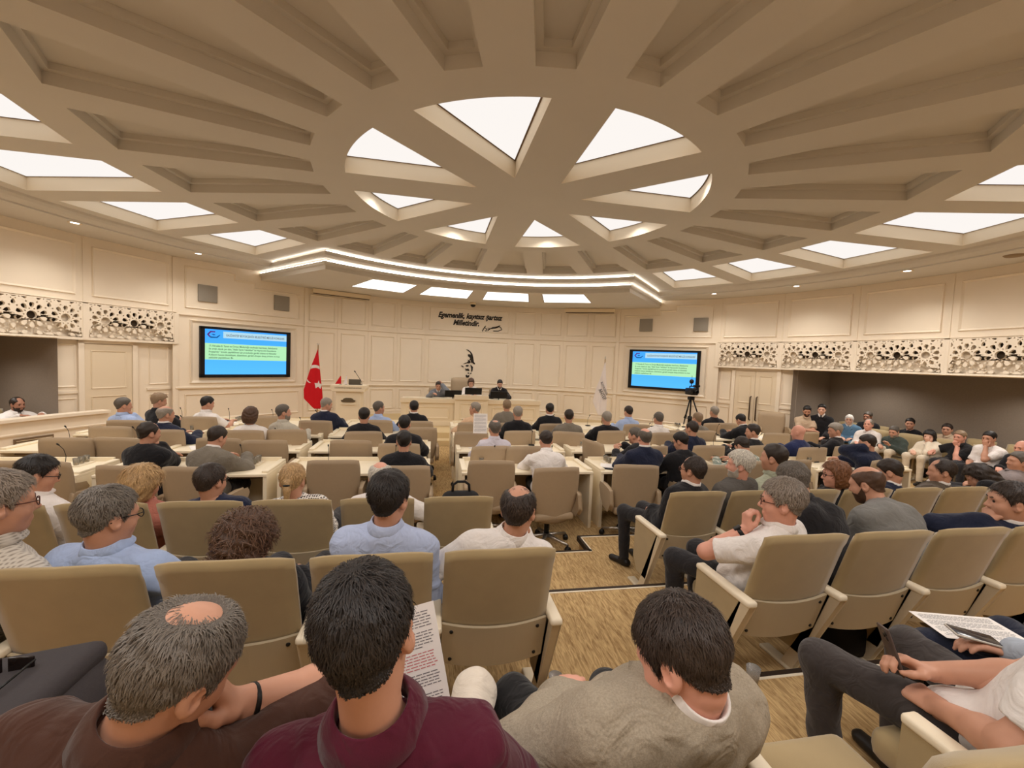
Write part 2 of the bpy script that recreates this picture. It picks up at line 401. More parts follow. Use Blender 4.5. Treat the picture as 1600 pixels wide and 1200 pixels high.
# side bays: panelled bulkhead over the galleries
LAT_HOLES = []
def rosette(cx, cz, r, hole):
    res = [[(cx+0.30*r*math.cos(2*math.pi*k/12), cz+0.30*r*math.sin(2*math.pi*k/12)) for k in range(12)]]
    n = 10
    for k in range(n):
        a = 2*math.pi*(k+0.5)/n; ca, sa = math.cos(a), math.sin(a)
        P = lambda rr, t: (cx+rr*ca-t*sa, cz+rr*sa+t*ca)
        res.append([P(0.47*r, 0), P(0.62*r, -0.115*r), P(0.76*r, -0.15*r), P(0.88*r, -0.09*r), P(0.88*r, 0.09*r), P(0.76*r, 0.15*r), P(0.62*r, 0.115*r)])
        a = 2*math.pi*k/n; ca, sa = math.cos(a), math.sin(a)
        res.append([P(0.37*r, 0), P(0.46*r, -0.055*r), P(0.50*r, 0), P(0.46*r, 0.055*r)])
        res.append([P(0.90*r, 0), P(0.97*r, -0.07*r), P(1.04*r, 0), P(0.97*r, 0.07*r)])
    return res
M_LATTICE = mat('lattice_paint', (240, 225, 203), 0.55)
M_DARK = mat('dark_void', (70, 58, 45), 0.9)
def lattice(M, L, z0, z1, label):
    m = 0.045; W, H = L, z1-z0
    outer = [(0.0, z0), (W, z0), (W, z1), (0.0, z1)]
    holes = []; sp = (W-0.05)/3.0; R = sp*0.505; zc = z0+H*0.52; C = [(0.025+sp*(i+0.5), zc) for i in range(3)]
    def clip(poly, ax, v, keep_gt):
        out = []
        for i in range(len(poly)):
            a, c = poly[i-1], poly[i]; ia = (a[ax] > v) == keep_gt; ic = (c[ax] > v) == keep_gt
            if ia != ic: t = (v-a[ax])/(c[ax]-a[ax]); out.append((a[0]+t*(c[0]-a[0]), a[1]+t*(c[1]-a[1])))
            if ic: out.append(c)
        return out
    def put(h, guard):
        for ax, v, k in ((0, 0.022, True), (0, W-0.022, False), (1, z0+0.016, True), (1, z1-0.016, False)):
            h = clip(h, ax, v, k)
            if len(h) < 3: return
        if guard and any(math.hypot(x-cx, z-cz) < R*1.07 for x, z in h for cx, cz in C): return
        ar = abs(sum(h[i-1][0]*h[i][1]-h[i][0]*h[i-1][1] for i in range(len(h))))/2
        if ar > 0.00012: holes.append(h)
    for cx, cz in C:
        for h in rosette(cx, cz, R, None): put(h, False)
    for i in range(4):
        for cz in (zc-R*1.42, zc+R*1.42):
            for h in rosette(0.025+sp*i, cz, R*0.86, None): put(h, True)
    loops = [[Vector((x, z, 0)) for x, z in Lp] for Lp in [outer]+holes]; flat = [v for Lp in loops for v in Lp]
    b = MB(); D = 0.055
    b.add([M @ Vector((v.x, D, v.y)) for v in flat], [tuple(t) for t in tessellate_polygon(loops)])
    for Lp in loops:
        n = len(Lp); b.add([M @ Vector((v.x, D, v.y)) for v in Lp]+[M @ Vector((v.x, D-0.05, v.y)) for v in Lp], [(i, (i+1) % n, (i+1) % n+n, i+n) for i in range(n)])
    o = b.build('lattice_screen', M_LATTICE); tag(o, label, 'lattice', 'carved lattice screens')
    k = MB(); k.box((W/2, -0.045, (z0+z1)/2), (W, 0.012, H), M); k.build('backing', M_LATTICE, o)
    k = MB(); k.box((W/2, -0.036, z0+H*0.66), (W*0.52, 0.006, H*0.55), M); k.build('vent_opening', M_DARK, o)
    return o
BAYL = [143.6+10.62*i for i in range(8)]; BAYR = [37.2-10.65*i for i in range(8)]
LN = {('left', 0): 'beside the screen on the left', ('left', 1): 'cut by the left edge of the photo', ('right', 0): 'right above the double door', ('right', 1): 'second from the double door on the right', ('right', 2): 'third from the double door on the right', ('right', 3): 'cut by the right edge of the photo'}
for side, bays in (('left', BAYL), ('right', BAYR)):
    b = MB(); g = MB()
    for i in range(6):
        M, L = facet(bays[i+1], bays[i]) if side == 'left' else facet(bays[i], bays[i+1])
        slab(b, M, L, 2.94, 4.36, 0.14); slab(b, M, L, 2.22, 2.27, 0.14); b.box((L/2, -0.085, 2.6), (L, 0.03, 0.76), M)
        frame(b, M, 0.13, L-0.13, 3.08, 4.05, 0.045, 0.03)
        b.box((0.0, 0.006, 3.6), (0.014, 0.014, 1.3), M); rail(b, M, L, 2.955, 0.03, 0.06)
        b.box((L/2, 0.03, 2.245), (L, 0.06, 0.05), M); b.box((0.0, 0.03, 2.58), (0.10, 0.062, 0.70), M); b.box((L, 0.03, 2.58), (0.10, 0.062, 0.70), M)
        M3 = M @ Matrix.Translation((0.05, 0.0, 0)); lattice(M3, L-0.10, 2.27, 2.94, 'carved star lattice screen over the gallery, '+LN.get((side, i), 'behind the camera on the '+side))
    tag(b.build('wall_'+side, M_WALL), kind='structure')
    # gallery recess
    sg = 1 if side == 'left' else -1
    aa = [90+sg*(a-90) for a in (157.2 if side == 'left' else 155.8, 225.0)]
    g.add([polar(10.45, a)+(z,) for z in (0.0, 2.24) for a in np.linspace(aa[0], aa[1], 16)], [(i, i+1, i+17, i+16) for i in range(15)])
    e0 = Vector(polar(8.7, aa[0])); e1 = Vector(polar(10.45, aa[0]+(0 if side == 'left' else -1.4)))
    tag(g.build('wall_gallery_'+side, M_GREYWALL), kind='structure')
    e = MB(); e.add([(e0.x, e0.y, 0), (e1.x, e1.y, 0), (e1.x, e1.y, 2.24), (e0.x, e0.y, 2.24)], [(0, 1, 2, 3)])
    tag(e.build('wall_gallery_end_'+side, M_GREYWALL), kind='structure')
    c = MB(); A = np.linspace(aa[0], aa[1], 16)
    c.add([polar(8.6, a)+(2.235,) for a in A]+[polar(10.45, a)+(2.235,) for a in A], [(i, i+1, i+17, i+16) for i in range(15)])
    tag(c.build('ceiling', M_CEIL), kind='structure')
    for i in range(4):  # fill lights added under the unseen gallery ceiling to brighten the recess
        x, y = polar(9.55, 90+sg*(164+i*15-90)); t = MB(); t.lathe([(0.05, 0.0), (0.075, 0.0), (0.085, -0.006), (0.075, -0.010), (0.055, -0.006)], 20, c=(x, y, 2.235)); o = t.build('downlight', M_TRIM); tag(o, 'added fill light in the unseen low ceiling of the %s gallery' % side, 'downlight', side+' gallery fill lights')
        t = MB(); t.lathe([(0.0, -0.004), (0.055, -0.004)], 16, c=(x, y, 2.235)); t.build('lens', M_DOWN, o); lamp('gallery_fill_lamp', 'SPOT', (x, y, 2.215), 52, o, (1.0, 0.955, 0.89), 0.05, 150, 0.8)
    # panelled door bay beside the stage
    d = MB(); M, L = facet(157.1, 143.5, 8.9) if side == 'left' else facet(37.2, 24.0, 8.9)
    slab(d, M, L, 0.0, 2.24, 0.1)
    ps = [(0.06, 0.36), (1.60, 2.0)] if side == 'left' else [(0.10, 0.40), (1.70, 1.97)]; dx = (0.47, 1.27) if side == 'left' else (0.53, 1.58)
    for u0, u1 in ps:
        frame(d, M, u0, u1, 1.30, 2.14, 0.03, 0.02); frame(d, M, u0, u1, 0.2, 1.08, 0.03, 0.02)
        d.box(((u0+u1)/2, 0.015, Z1), (u1-u0+0.08, 0.03, 0.05), M)
    for u in (dx[0]-0.05, dx[1]+0.05): d.box((u, 0.03, 1.1), (0.09, 0.06, 2.2), M)
    d.box(((dx[0]+dx[1])/2, 0.03, 2.19), (dx[1]-dx[0]+0.18, 0.06, 0.06), M)
    if side == 'left':
        e0, e1 = Vector(polar(8.75, 154.2)), Vector(polar(9.2, 154.2))
    tag(d.build('wall_door_bay_'+side, M_WALL), kind='structure')
    dm = MB()
    x0, x1 = dx
    mid = (x0+x1)/2
    leaves = [(x0, x1)] if side == 'left' else [(x0, mid-0.004), (mid+0.004, x1)]
    dr = empty('door_1' if side == 'left' else 'door_2', M @ Vector((mid, 0, 0))); tag(dr, kind='structure')
    for l0, l1 in leaves:
        q = MB(); q.box(((l0+l1)/2, 0.012, 1.075), (l1-l0, 0.05, 2.15), M)
        M4 = M @ Matrix.Translation((0, 0.037, 0)); frame(q, M4, l0+0.1, l1-0.1, 1.25, 2.02, 0.03, 0.014); frame(q, M4, l0+0.1, l1-0.1, 0.15, 1.1, 0.03, 0.014)
        lf = q.build('door_leaf', mat('door_paint', (228, 210, 182), 0.5)); lf.parent = dr; lf.matrix_parent_inverse = Matrix.Translation(-(M @ Vector((mid, 0, 0))))
    for s_ in ((-1, 1) if side == 'right' else ()):
        q = MB(); u = mid+s_*0.08; q.tube([(u, 0.04, 0.78), (u, 0.10, 0.80), (u, 0.10, 1.42), (u, 0.04, 1.44)], 0.017, 10, M=M)
        hn = q.build('door_handle', mat('bronze', (74, 58, 42), 0.35, 0.7)); hn.parent = dr; hn.matrix_parent_inverse = Matrix.Translation(-(M @ Vector((mid, 0, 0))))
# rear wall behind the camera and the parapet of the left gallery
b = MB()
for i in range(10):
    M, L = facet(315-9.5*i+0, 315-9.5*(i+1)); M, L = facet(315-9.0*i, 306-9.0*i); slab(b, M, L, 0.0, 4.36); frame(b, M, 0.1, L-0.1, 1.7, 3.8)
tag(b.build('wall_back', M_WALL), kind='structure')
b = MB(); A = np.linspace(154.5, 200, 16); PT = 0.90
vs = []
for r, z in ((8.06, 0), (8.06, PT-0.05), (8.0, PT-0.05), (8.0, PT), (8.22, PT), (8.22, PT-0.05), (8.16, PT-0.05), (8.16, 0)): vs += [polar(r, a)+(z,) for a in A]
b.add(vs, [(k*16+i, k*16+i+1, (k+1)*16+i+1, (k+1)*16+i) for k in range(7) for i in range(15)]+[tuple(k*16 for k in range(8))])
for z0, z1 in ((0.62, 0.66), (0.30, 0.34)):
    vs = []
    for r, z in ((8.06, z0), (8.035, z0+0.005), (8.03, z1-0.01), (8.06, z1)): vs += [polar(r, a)+(z,) for a in A]
    b.add(vs, [(k*16+i, k*16+i+1, (k+1)*16+i+1, (k+1)*16+i) for k in range(3) for i in range(15)])
tag(b.build('wall_parapet_left', M_WALL), kind='structure')
# return grille set in the parapet
M, L = facet(164.5, 160.4, 8.06); b = MB(); b.box((L/2, 0.012, 0.47), (L*0.92, 0.02, 0.20), M)
g_ = b.build('parapet_grille', mat('grille_brown', (120, 98, 74), 0.6)); tag(g_, 'dark slotted air grille in the left gallery parapet', 'grille')
b = MB()
for k in range(5): b.box((L/2, 0.026, 0.405+0.032*k), (L*0.84, 0.012, 0.012), M)
b.build('slat', mat('grille_light', (196, 176, 144), 0.5), g_)

# ------------------------------------------------------------------ things on the front walls
M_BLACK = mat('black_plastic', (22, 20, 19), 0.4)
M_SPK = mat('speaker_grille', (150, 142, 130), 0.8, noise=0.1, nscale=300)
PN = [('left', 0.38, 'grey square wall speaker on the left wall, the left one'), ('left', 2.12, 'grey square wall speaker on the left wall, the right one'), ('right', 0.90, 'grey square wall speaker on the right wall, the left one'), ('right', 2.52, 'grey square wall speaker on the right wall, the right one')]
for side, u, lab in PN:
    M, L = SCREEN[side]; b = MB(); b.rbox((u+0.26*(side == 'left')*1.0, 0.02, 3.47), (0.40, 0.05, 0.40), 0.008, M)
    o = b.build('wall_speaker', M_SPK); tag(o, lab, 'speaker', 'wall speakers')
def screen_mats():
    m = bpy.data.materials.new('slide_blue'); m.use_nodes = True; nt = m.node_tree; nt.nodes.clear()
    tc = nt.nodes.new('ShaderNodeTexCoord'); sp = nt.nodes.new('ShaderNodeSeparateXYZ'); nt.links.new(tc.outputs['Object'], sp.inputs[0])
    mr = nt.nodes.new('ShaderNodeMapRange'); nt.links.new(sp.outputs[2], mr.inputs[0]); mr.inputs[1].default_value = 1.5; mr.inputs[2].default_value = 2.6
    r = nt.nodes.new('ShaderNodeValToRGB'); nt.links.new(mr.outputs[0], r.inputs[0])
    r.color_ramp.elements[0].color = lin((84, 178, 255))+(1,); r.color_ramp.elements[1].color = lin((64, 156, 255))+(1,)
    e = nt.nodes.new('ShaderNodeEmission'); nt.links.new(r.outputs[0], e.inputs[0]); e.inputs[1].default_value = 1.0
    out = nt.nodes.new('ShaderNodeOutputMaterial'); nt.links.new(e.outputs[0], out.inputs[0]); return m
M_BLUE = screen_mats()
M_GREENB = glow('slide_green', lin((170, 222, 172)), 0.95); M_HEAD = glow('slide_header', lin((168, 206, 222)), 0.95)
M_INK = glow('slide_ink', lin((62, 98, 74)), 0.9); M_INK2 = glow('slide_ink_header', lin((104, 92, 92)), 0.9)
M_LOGO1 = glow('slide_logo_purple', lin((88, 44, 110)), 0.9); M_LOGO2 = glow('slide_logo_teal', lin((30, 96, 150)), 0.9)
LINES = ["17. Fıkradan 8. Tarım ve Orman Müdürlüğü tarafından hazırlanan, Belediyemiz", "ile ortak olarak yer alan, \"Akıllı Tarım Teknikleri\" ile Hayvancılık Destekleme", "Projesi'nin \" konulu yapılabilmesi için protokolün gerekli ödeme ve Hizmetler", "Kullanım hususu destekleyen, düzenlenen, gerekli olmayan alınıp yürütme ve imza", "yetkisinin yapılabilmesi. Bk."]
for side, lab in (('left', 'large wall screen left of the stage showing a blue and green slide'), ('right', 'large wall screen behind the camera tripod showing a blue and green slide')):
    M, L = SCREEN[side]; c = L/2; zc = 2.065
    b = MB()
    W, H = 2.14, 1.24
    for u0, u1, z0, z1 in ((-W/2, W/2, -H/2, -H/2+0.075), (-W/2, W/2, H/2-0.06, H/2), (-W/2, -W/2+0.10, -H/2, H/2), (W/2-0.10, W/2, -H/2, H/2)):
        b.box((c+(u0+u1)/2, 0.045, zc+(z0+z1)/2), (u1-u0, 0.07, z1-z0), M)
    b.box((c, 0.02, zc), (W-0.02, 0.03, H-0.02), M)
    o = b.build('wall_screen', M_BLACK); tag(o, lab, 'screen', 'wall screens')
    b = MB(); b.box((c, 0.04, zc), (W-0.19, 0.012, H-0.12), M); d = b.build('display', M_BLUE, o)
    b = MB(); b.box((c+0.0, 0.047, zc+0.02), (1.94, 0.003, 0.40), M); b.build('text_panel', M_GREENB, o)
    b = MB(); b.box((c+0.2, 0.047, zc+0.44), (1.54, 0.003, 0.16), M); b.build('header_band', M_HEAD, o)
    for i, s in enumerate(LINES):
        T = M @ Matrix.Translation((c-0.88, 0.0495, zc+0.155-0.072*i)) @ Matrix.Rotation(rad(90), 4, 'X') @ Matrix.Scale(0.82 if i < 4 else 0.8, 4, (1, 0, 0))
        text_part('slide_text', s, 0.062, M_INK, o, T, 0.0005, 'LEFT', bold=0.0008)
    T = M @ Matrix.Translation((c+0.2, 0.0495, zc+0.43)) @ Matrix.Rotation(rad(90), 4, 'X') @ Matrix.Scale(0.72, 4, (1, 0, 0))
    text_part('slide_title', 'GAZİANTEP BÜYÜKŞEHİR BELEDİYESİ MECLİS KONULARI', 0.075, M_INK2, o, T, 0.0005, bold=0.001)
    b = MB(); lx, lz = c-0.78, zc+0.43
    P = lambda x, z: (lx+x, lz+z)
    for pts in ([(-0.14, 0.0), (-0.07, 0.085), (0.04, 0.085), (0.03, 0.055), (-0.05, 0.055), (-0.10, 0.0), (-0.06, -0.045), (-0.09, -0.06)],):
        b.prism([P(x, z) for x, z in pts], 0.047, 0.050, M)
    b.build('logo', M_LOGO1, o)
    b = MB()
    b.prism([P(x, z) for x, z in [(-0.09, -0.06), (-0.06, -0.045), (0.06, -0.05), (0.12, 0.0), (0.15, 0.0), (0.08, -0.08), (-0.06, -0.085)]], 0.047, 0.050, M)
    b.prism([P(x, z) for x, z in [(-0.05, 0.012), (0.0, 0.02), (0.05, 0.0), (0.0, -0.02)]], 0.047, 0.050, M)
    b.build('logo', M_LOGO2, o)
# motto on the centre wall
M, L = facet(99.7, 80.5); cM = L/2
M_LET = mat('black_letters', (40, 34, 26), 0.5)
lt = empty('wall_motto', M @ Vector((cM, 0, 3.5))); tag(lt, 'black italic raised lettering of the motto high on the centre wall', 'lettering')
def onwall(o, root):
    o.parent = root; o.matrix_parent_inverse = Matrix.Translation(-root.location); return o
for s, x, z, sz in (('Egemenlik, kayıtsız şartsız', 0.0, 3.60, 0.245), ('Milletindir.', -0.13, 3.365, 0.245)):
    T = M @ Matrix.Translation((cM+x, 0.006, z)) @ Matrix.Rotation(rad(90), 4, 'X') @ Matrix.Scale(0.86, 4, (1, 0, 0))
    onwall(text_part('letters', s, sz, M_LET, None, T, 0.006, shear=0.32, bold=0.009, space=0.98), lt)
b = MB()
sg = [[(0.52, 3.14), (0.56, 3.22), (0.60, 3.28), (0.575, 3.24), (0.64, 3.20), (0.60, 3.15)], [(0.66, 3.16), (0.70, 3.22), (0.66, 3.24), (0.68, 3.19), (0.78, 3.25), (0.88, 3.27), (0.97, 3.31)], [(0.72, 3.22), (0.84, 3.235), (0.95, 3.28), (1.00, 3.25), (1.02, 3.21), (0.93, 3.17), (0.80, 3.165)]]
for pts in sg: b.tube([(cM+0.78+(x-0.78)*1.35, 0.014, 3.2+(z-3.2)*1.35) for x, z in pts], 0.014, 6, M=M)
onwall(b.build('signature', M_LET), lt)
# stencil cut-out emblem
b = MB()
def st_(pts): b.prism([(cM+(x-530)*0.00218, 2.0+(855-z)*0.00218) for x, z in pts], 0.004, 0.018, M)
st_([(482, 632), (520, 640), (560, 668), (588, 705), (602, 760), (612, 820), (636, 855), (618, 864), (596, 845), (572, 838), (560, 800), (540, 790), (556, 770), (520, 742), (512, 715), (535, 705), (560, 720), (552, 685), (520, 660)])
st_([(440, 868), (480, 846), (505, 836), (525, 812), (512, 792), (545, 800), (566, 832), (545, 850), (505, 848), (470, 862)])
st_([(418, 885), (440, 892), (462, 912), (440, 912), (422, 902)])
st_([(482, 888), (505, 876), (535, 880), (530, 898), (508, 906), (490, 900)])
st_([(480, 930), (505, 940), (530, 930), (548, 962), (530, 972), (508, 960), (492, 972)])
st_([(560, 868), (575, 880), (602, 905), (600, 950), (592, 980), (578, 978), (574, 930)])
st_([(516, 1000), (540, 992), (548, 1010), (530, 1016)]); st_([(578, 990), (582, 1010), (566, 1022), (558, 1010)])
st_([(490, 1040), (505, 1028), (520, 1044), (545, 1034), (552, 1022), (548, 1060), (530, 1078), (498, 1074)])
tag(b.build('stencil_emblem', M_LET), 'black stencil cut portrait emblem on the wall above the middle chair', 'wall emblem')
# dome camera under the soffit, and hanging projection screen cases
b = MB(); b.lathe([(0, 0), (0.10, 0), (0.10, -0.06), (0.085, -0.07)], 20, c=(0.02, 8.1, ZSO)); o = b.build('dome_camera', M_TRIM); tag(o, 'small dome camera under the stage soffit above the motto', 'camera')
b = MB(); b.lathe([(0.085, -0.07), (0.08, -0.10), (0.055, -0.135), (0.0, -0.15)], 20, c=(0.02, 8.1, ZSO)); b.build('dome', M_BLACK, o)
for a0, a1, lab in ((122.8, 111.8, 'long cream screen roller case under the soffit, left of the motto'), (68.6, 57.8, 'long cream screen roller case under the soffit, right of the motto')):
    M, L = facet(a0, a1, 8.62); b = MB(); b.box((L/2, 0.05, ZSO-0.075), (L, 0.12, 0.12), M); o = b.build('screen_case', M_TRIM); tag(o, lab, 'roller case', 'screen roller cases')
    b = MB(); b.box((L/2, 0.05, ZSO-0.146), (L*0.97, 0.05, 0.018), M); b.build('slot', mat('slot_brown', (96, 78, 58), 0.7), o)
# smoke detector and vent on the right side band
b = MB(); b.lathe([(0.0, -0.02), (0.11, -0.02), (0.13, 0.0)], 20, c=polar(8.1, -3.0)+(ZS,)); tag(b.build('ceiling_vent', mat('vent_brown', (150, 128, 100), 0.7)), 'round flat vent in the side ceiling band at the right', 'vent')
b = MB(); b.lathe([(0.0, -0.05), (0.04, -0.05), (0.055, -0.02), (0.06, 0.0)], 16, c=polar(8.35, -4.8)+(ZS,)); tag(b.build('ceiling_sensor', M_BLACK), 'small dark sensor in the side ceiling band at the right', 'sensor')
# ------------------------------------------------------------------ furniture
M_TAUPE = mat('taupe_leather', (172, 150, 122), 0.55, noise=0.04, nscale=30)
M_BEIGE = mat('beige_suede', (170, 148, 108), 0.95, noise=0.10, nscale=9, bump=0.25, bscale=500, sheen=0.3)
M_BPANEL = mat('seat_panel', (190, 174, 146), 0.5)
M_WHITE = mat('white_lacquer', (240, 226, 200), 0.4)
M_LEGM = mat('leg_metal', (214, 198, 170), 0.4, 0.1)
M_SCREW = mat('screw_black', (30, 26, 22), 0.5)
M_CHROME = mat('brushed_metal', (190, 182, 170), 0.3, 0.9)
M_DESK = mat('desk_laminate', (246, 232, 204), 0.4, noise=0.02, nscale=4)
M_DESKSHADE = mat('desk_under_shade', (120, 100, 78), 0.7)
M_PAPER = mat('paper', (244, 238, 232), 0.8)

def cushion(W, z0, z1, yf, th, curve, n=10, m=12, rnd=0.04):
    """padded back: W(t) half width; yf(t) y of the rear face; returns MB"""
    b = MB(); fr, bk = [], []
    for j in range(m+1):
        t = j/m
        for i in range(n+1):
            s = -1+2*i/n
            e = max(abs(s)**6, (abs(2*t-1))**10)
            k = th*(1-0.75*e)/1.0
            z = z0+(z1-z0)*t
            if t > 0.9 or t < 0.1: z -= (0.02*abs(s)**4)*(1 if t > 0.9 else -1)
            y = yf(t)+curve*s*s
            bk.append((s*W(t), y, z)); fr.append((s*W(t), y+k, z))
    N = (n+1)*(m+1)
    fs = []
    for j in range(m):
        for i in range(n):
            a = j*(n+1)+i; fs.append((a, a+1, a+n+2, a+n+1)); fs.append((N+a, N+a+n+1, N+a+n+2, N+a+1))
    rim = [i for i in range(n+1)]+[j*(n+1)+n for j in range(1, m+1)]+[m*(n+1)+i for i in range(n-1, -1, -1)]+[j*(n+1) for j in range(m-1, 0, -1)]
    for a, c in zip(rim, rim[1:]+rim[:1]): fs.append((a, a+N, c+N, c))
    b.add(bk+fr, fs, True); return b

def make_office_chair():
    r = empty('office_chair', (0, 0, 0))
    W = lambda t: 0.285-0.10*(1-t)**3 - 0.02*t**6
    cushion(W, 0.34, 1.0, lambda t: -0.20-0.07*t, 0.075, 0.05).build('backrest', M_TAUPE, r)
    b = MB(); b.rbox((0, 0.04, 0.412), (0.48, 0.50, 0.09), 0.035); b.build('seat', M_TAUPE, r)
    for s in (-1, 1):
        b = MB()
        b.prism([(0, 0)]*3, 0, 0) if False else None
        pts = [(-0.24, 0.50), (-0.20, 0.66), (0.05, 0.665), (0.20, 0.645), (0.23, 0.60), (0.14, 0.48), (0.0, 0.42), (-0.18, 0.42)]
        vs = [(s*0.265, y, z) for y, z in pts]+[(s*0.315, y, z) for y, z in pts]; n = len(pts)
        b.add(vs, [tuple(range(n)), tuple(range(2*n-1, n-1, -1))]+[(i, (i+1) % n, (i+1) % n+n, i+n) for i in range(n)], False)
        b.build('armrest', M_TAUPE, r, 0.018)
    b = MB(); b.tube([(0, 0.02, 0.12), (0, 0.02, 0.40)], 0.03, 12); b.box((0, 0.02, 0.385), (0.2, 0.2, 0.03)); b.build('column', M_BLACK, r)
    b = MB()
    for k in range(5):
        a = 2*math.pi*k/5+0.3; b.tube([(0, 0.02, 0.13), (0.29*math.cos(a), 0.02+0.29*math.sin(a), 0.085)], [0.028, 0.017], 8)
    bs = b.build('base', M_CHROME, r)
    for k in range(5):
        a = 2*math.pi*k/5+0.3; b = MB(); cx, cy = 0.30*math.cos(a), 0.02+0.30*math.sin(a)
        Mx = Matrix.Translation((cx, cy, 0.035)) @ Matrix.Rotation(a+1.2, 4, 'Z') @ Matrix.Rotation(rad(90), 4, 'X')
        b.lathe([(0, -0.025), (0.03, -0.025), (0.035, -0.015), (0.035, 0.015), (0.03, 0.025), (0, 0.025)], 14, Mx); b.tube([(cx, cy, 0.035), (cx, cy, 0.09)], 0.008, 6)
        b.build('caster', M_BLACK, bs)
    return r
def make_seat(right_end):
    r = empty('auditorium_chair', (0, 0, 0))
    yf = lambda t: -0.225-0.175*t
    bk = cushion(lambda t: 0.250, 0.42, 1.0, yf, 0.085, 0.03, 10, 12); bk.build('backrest', M_BEIGE, r)
    # hard rear panel with four screws
    b = MB(); n = 10; vs = []
    for lay in (0, 1):
        for j in range(2):
            for i in range(n+1):
                s = -1+2*i/n; z = (0.35, 0.585)[j]+0.022*s*s
                t = (z-0.42)/0.58; vs.append((s*0.248, yf(t)+0.03*s*s-0.006-(0.018 if lay else 0), z))
    k = n+1; fs = []
    for i in range(n):
        fs += [(i, i+1, k+i+1, k+i), (2*k+i, 3*k+i, 3*k+i+1, 2*k+i+1), (i, 2*k+i, 2*k+i+1, i+1), (k+i, k+i+1, 3*k+i+1, 3*k+i)]
    fs += [(0, k, 3*k, 2*k), (n, 2*k+n, 3*k+n, k+n)]
    b.add(vs, fs); pn = b.build('back_panel', M_BPANEL, r)
    for sx in (-1, 1):
        for z in (0.40, 0.565):
            b = MB(); y = yf((z-0.42)/0.58)+0.03*0.75-0.026; b.lathe([(0, -0.004), (0.009, -0.004), (0.009, 0.006)], 8, Matrix.Translation((sx*0.205, y, z)) @ Matrix.Rotation(rad(-90), 4, 'X')); b.build('screw', M_SCREW, pn)
    b = MB(); b.rbox((0, 0.02, 0.405), (0.475, 0.46, 0.11), 0.04); b.build('seat', M_BEIGE, r)
    for s in ((-1,) if not right_end else (-1, 1)):
        x = s*0.280
        b = MB(); b.rbox((x, -0.12, 0.615), (0.060, 0.45, 0.035), 0.013); b.build('armrest', M_WHITE, r)
        pts = [(-0.27, 0.60), (0.09, 0.60), (0.10, 0.26), (0.03, 0.16), (-0.12, 0.16)]
        b = MB(); vs = [(x-0.022, y, z) for y, z in pts]+[(x+0.022, y, z) for y, z in pts]; n = len(pts)
        b.add(vs, [tuple(range(n)), tuple(range(2*n-1, n-1, -1))]+[(i, (i+1) % n, (i+1) % n+n, i+n) for i in range(n)]); b.build('side_panel', M_BEIGE, r, 0.01)
        pts = [(-0.335, 0.600), (-0.275, 0.600), (0.01, 0.0), (-0.06, 0.0)]
        b = MB(); vs = [(x-0.022, y, z) for y, z in pts]+[(x+0.022, y, z) for y, z in pts]; n = 4
        b.add(vs, [tuple(range(n)), tuple(range(2*n-1, n-1, -1))]+[(i, (i+1) % n, (i+1) % n+n, i+n) for i in range(n)])
        b.rbox((x, 0.02, 0.012), (0.075, 0.30, 0.024), 0.01); b.build('leg', M_LEGM, r, 0.006)
    return r
OFF = make_office_chair(); note_kids(OFF)
SEAT = make_seat(False); note_kids(SEAT); SEATE = make_seat(True); note_kids(SEATE)
_used = set()
def place(proto, x, y, z, rz, label, cat, group, sc=1.0):
    o = proto if proto.name not in _used else copy_tree(proto)
    _used.add(proto.name); o.location = (x, y, z); o.rotation_euler = (0, 0, rz); o.scale = (sc, sc, sc)
    return tag(o, label, cat, group)
rng = random.Random(4)
def side_of(x, mid): return 'left' if x < mid else 'right'
def ordinal(k): return ('first', 'second', 'third', 'fourth', 'fifth', 'sixth', 'seventh', 'eighth', 'ninth', 'tenth')[k]
ROWN = {1: 'nearest', 2: 'second', 3: 'third', 4: 'farthest'}
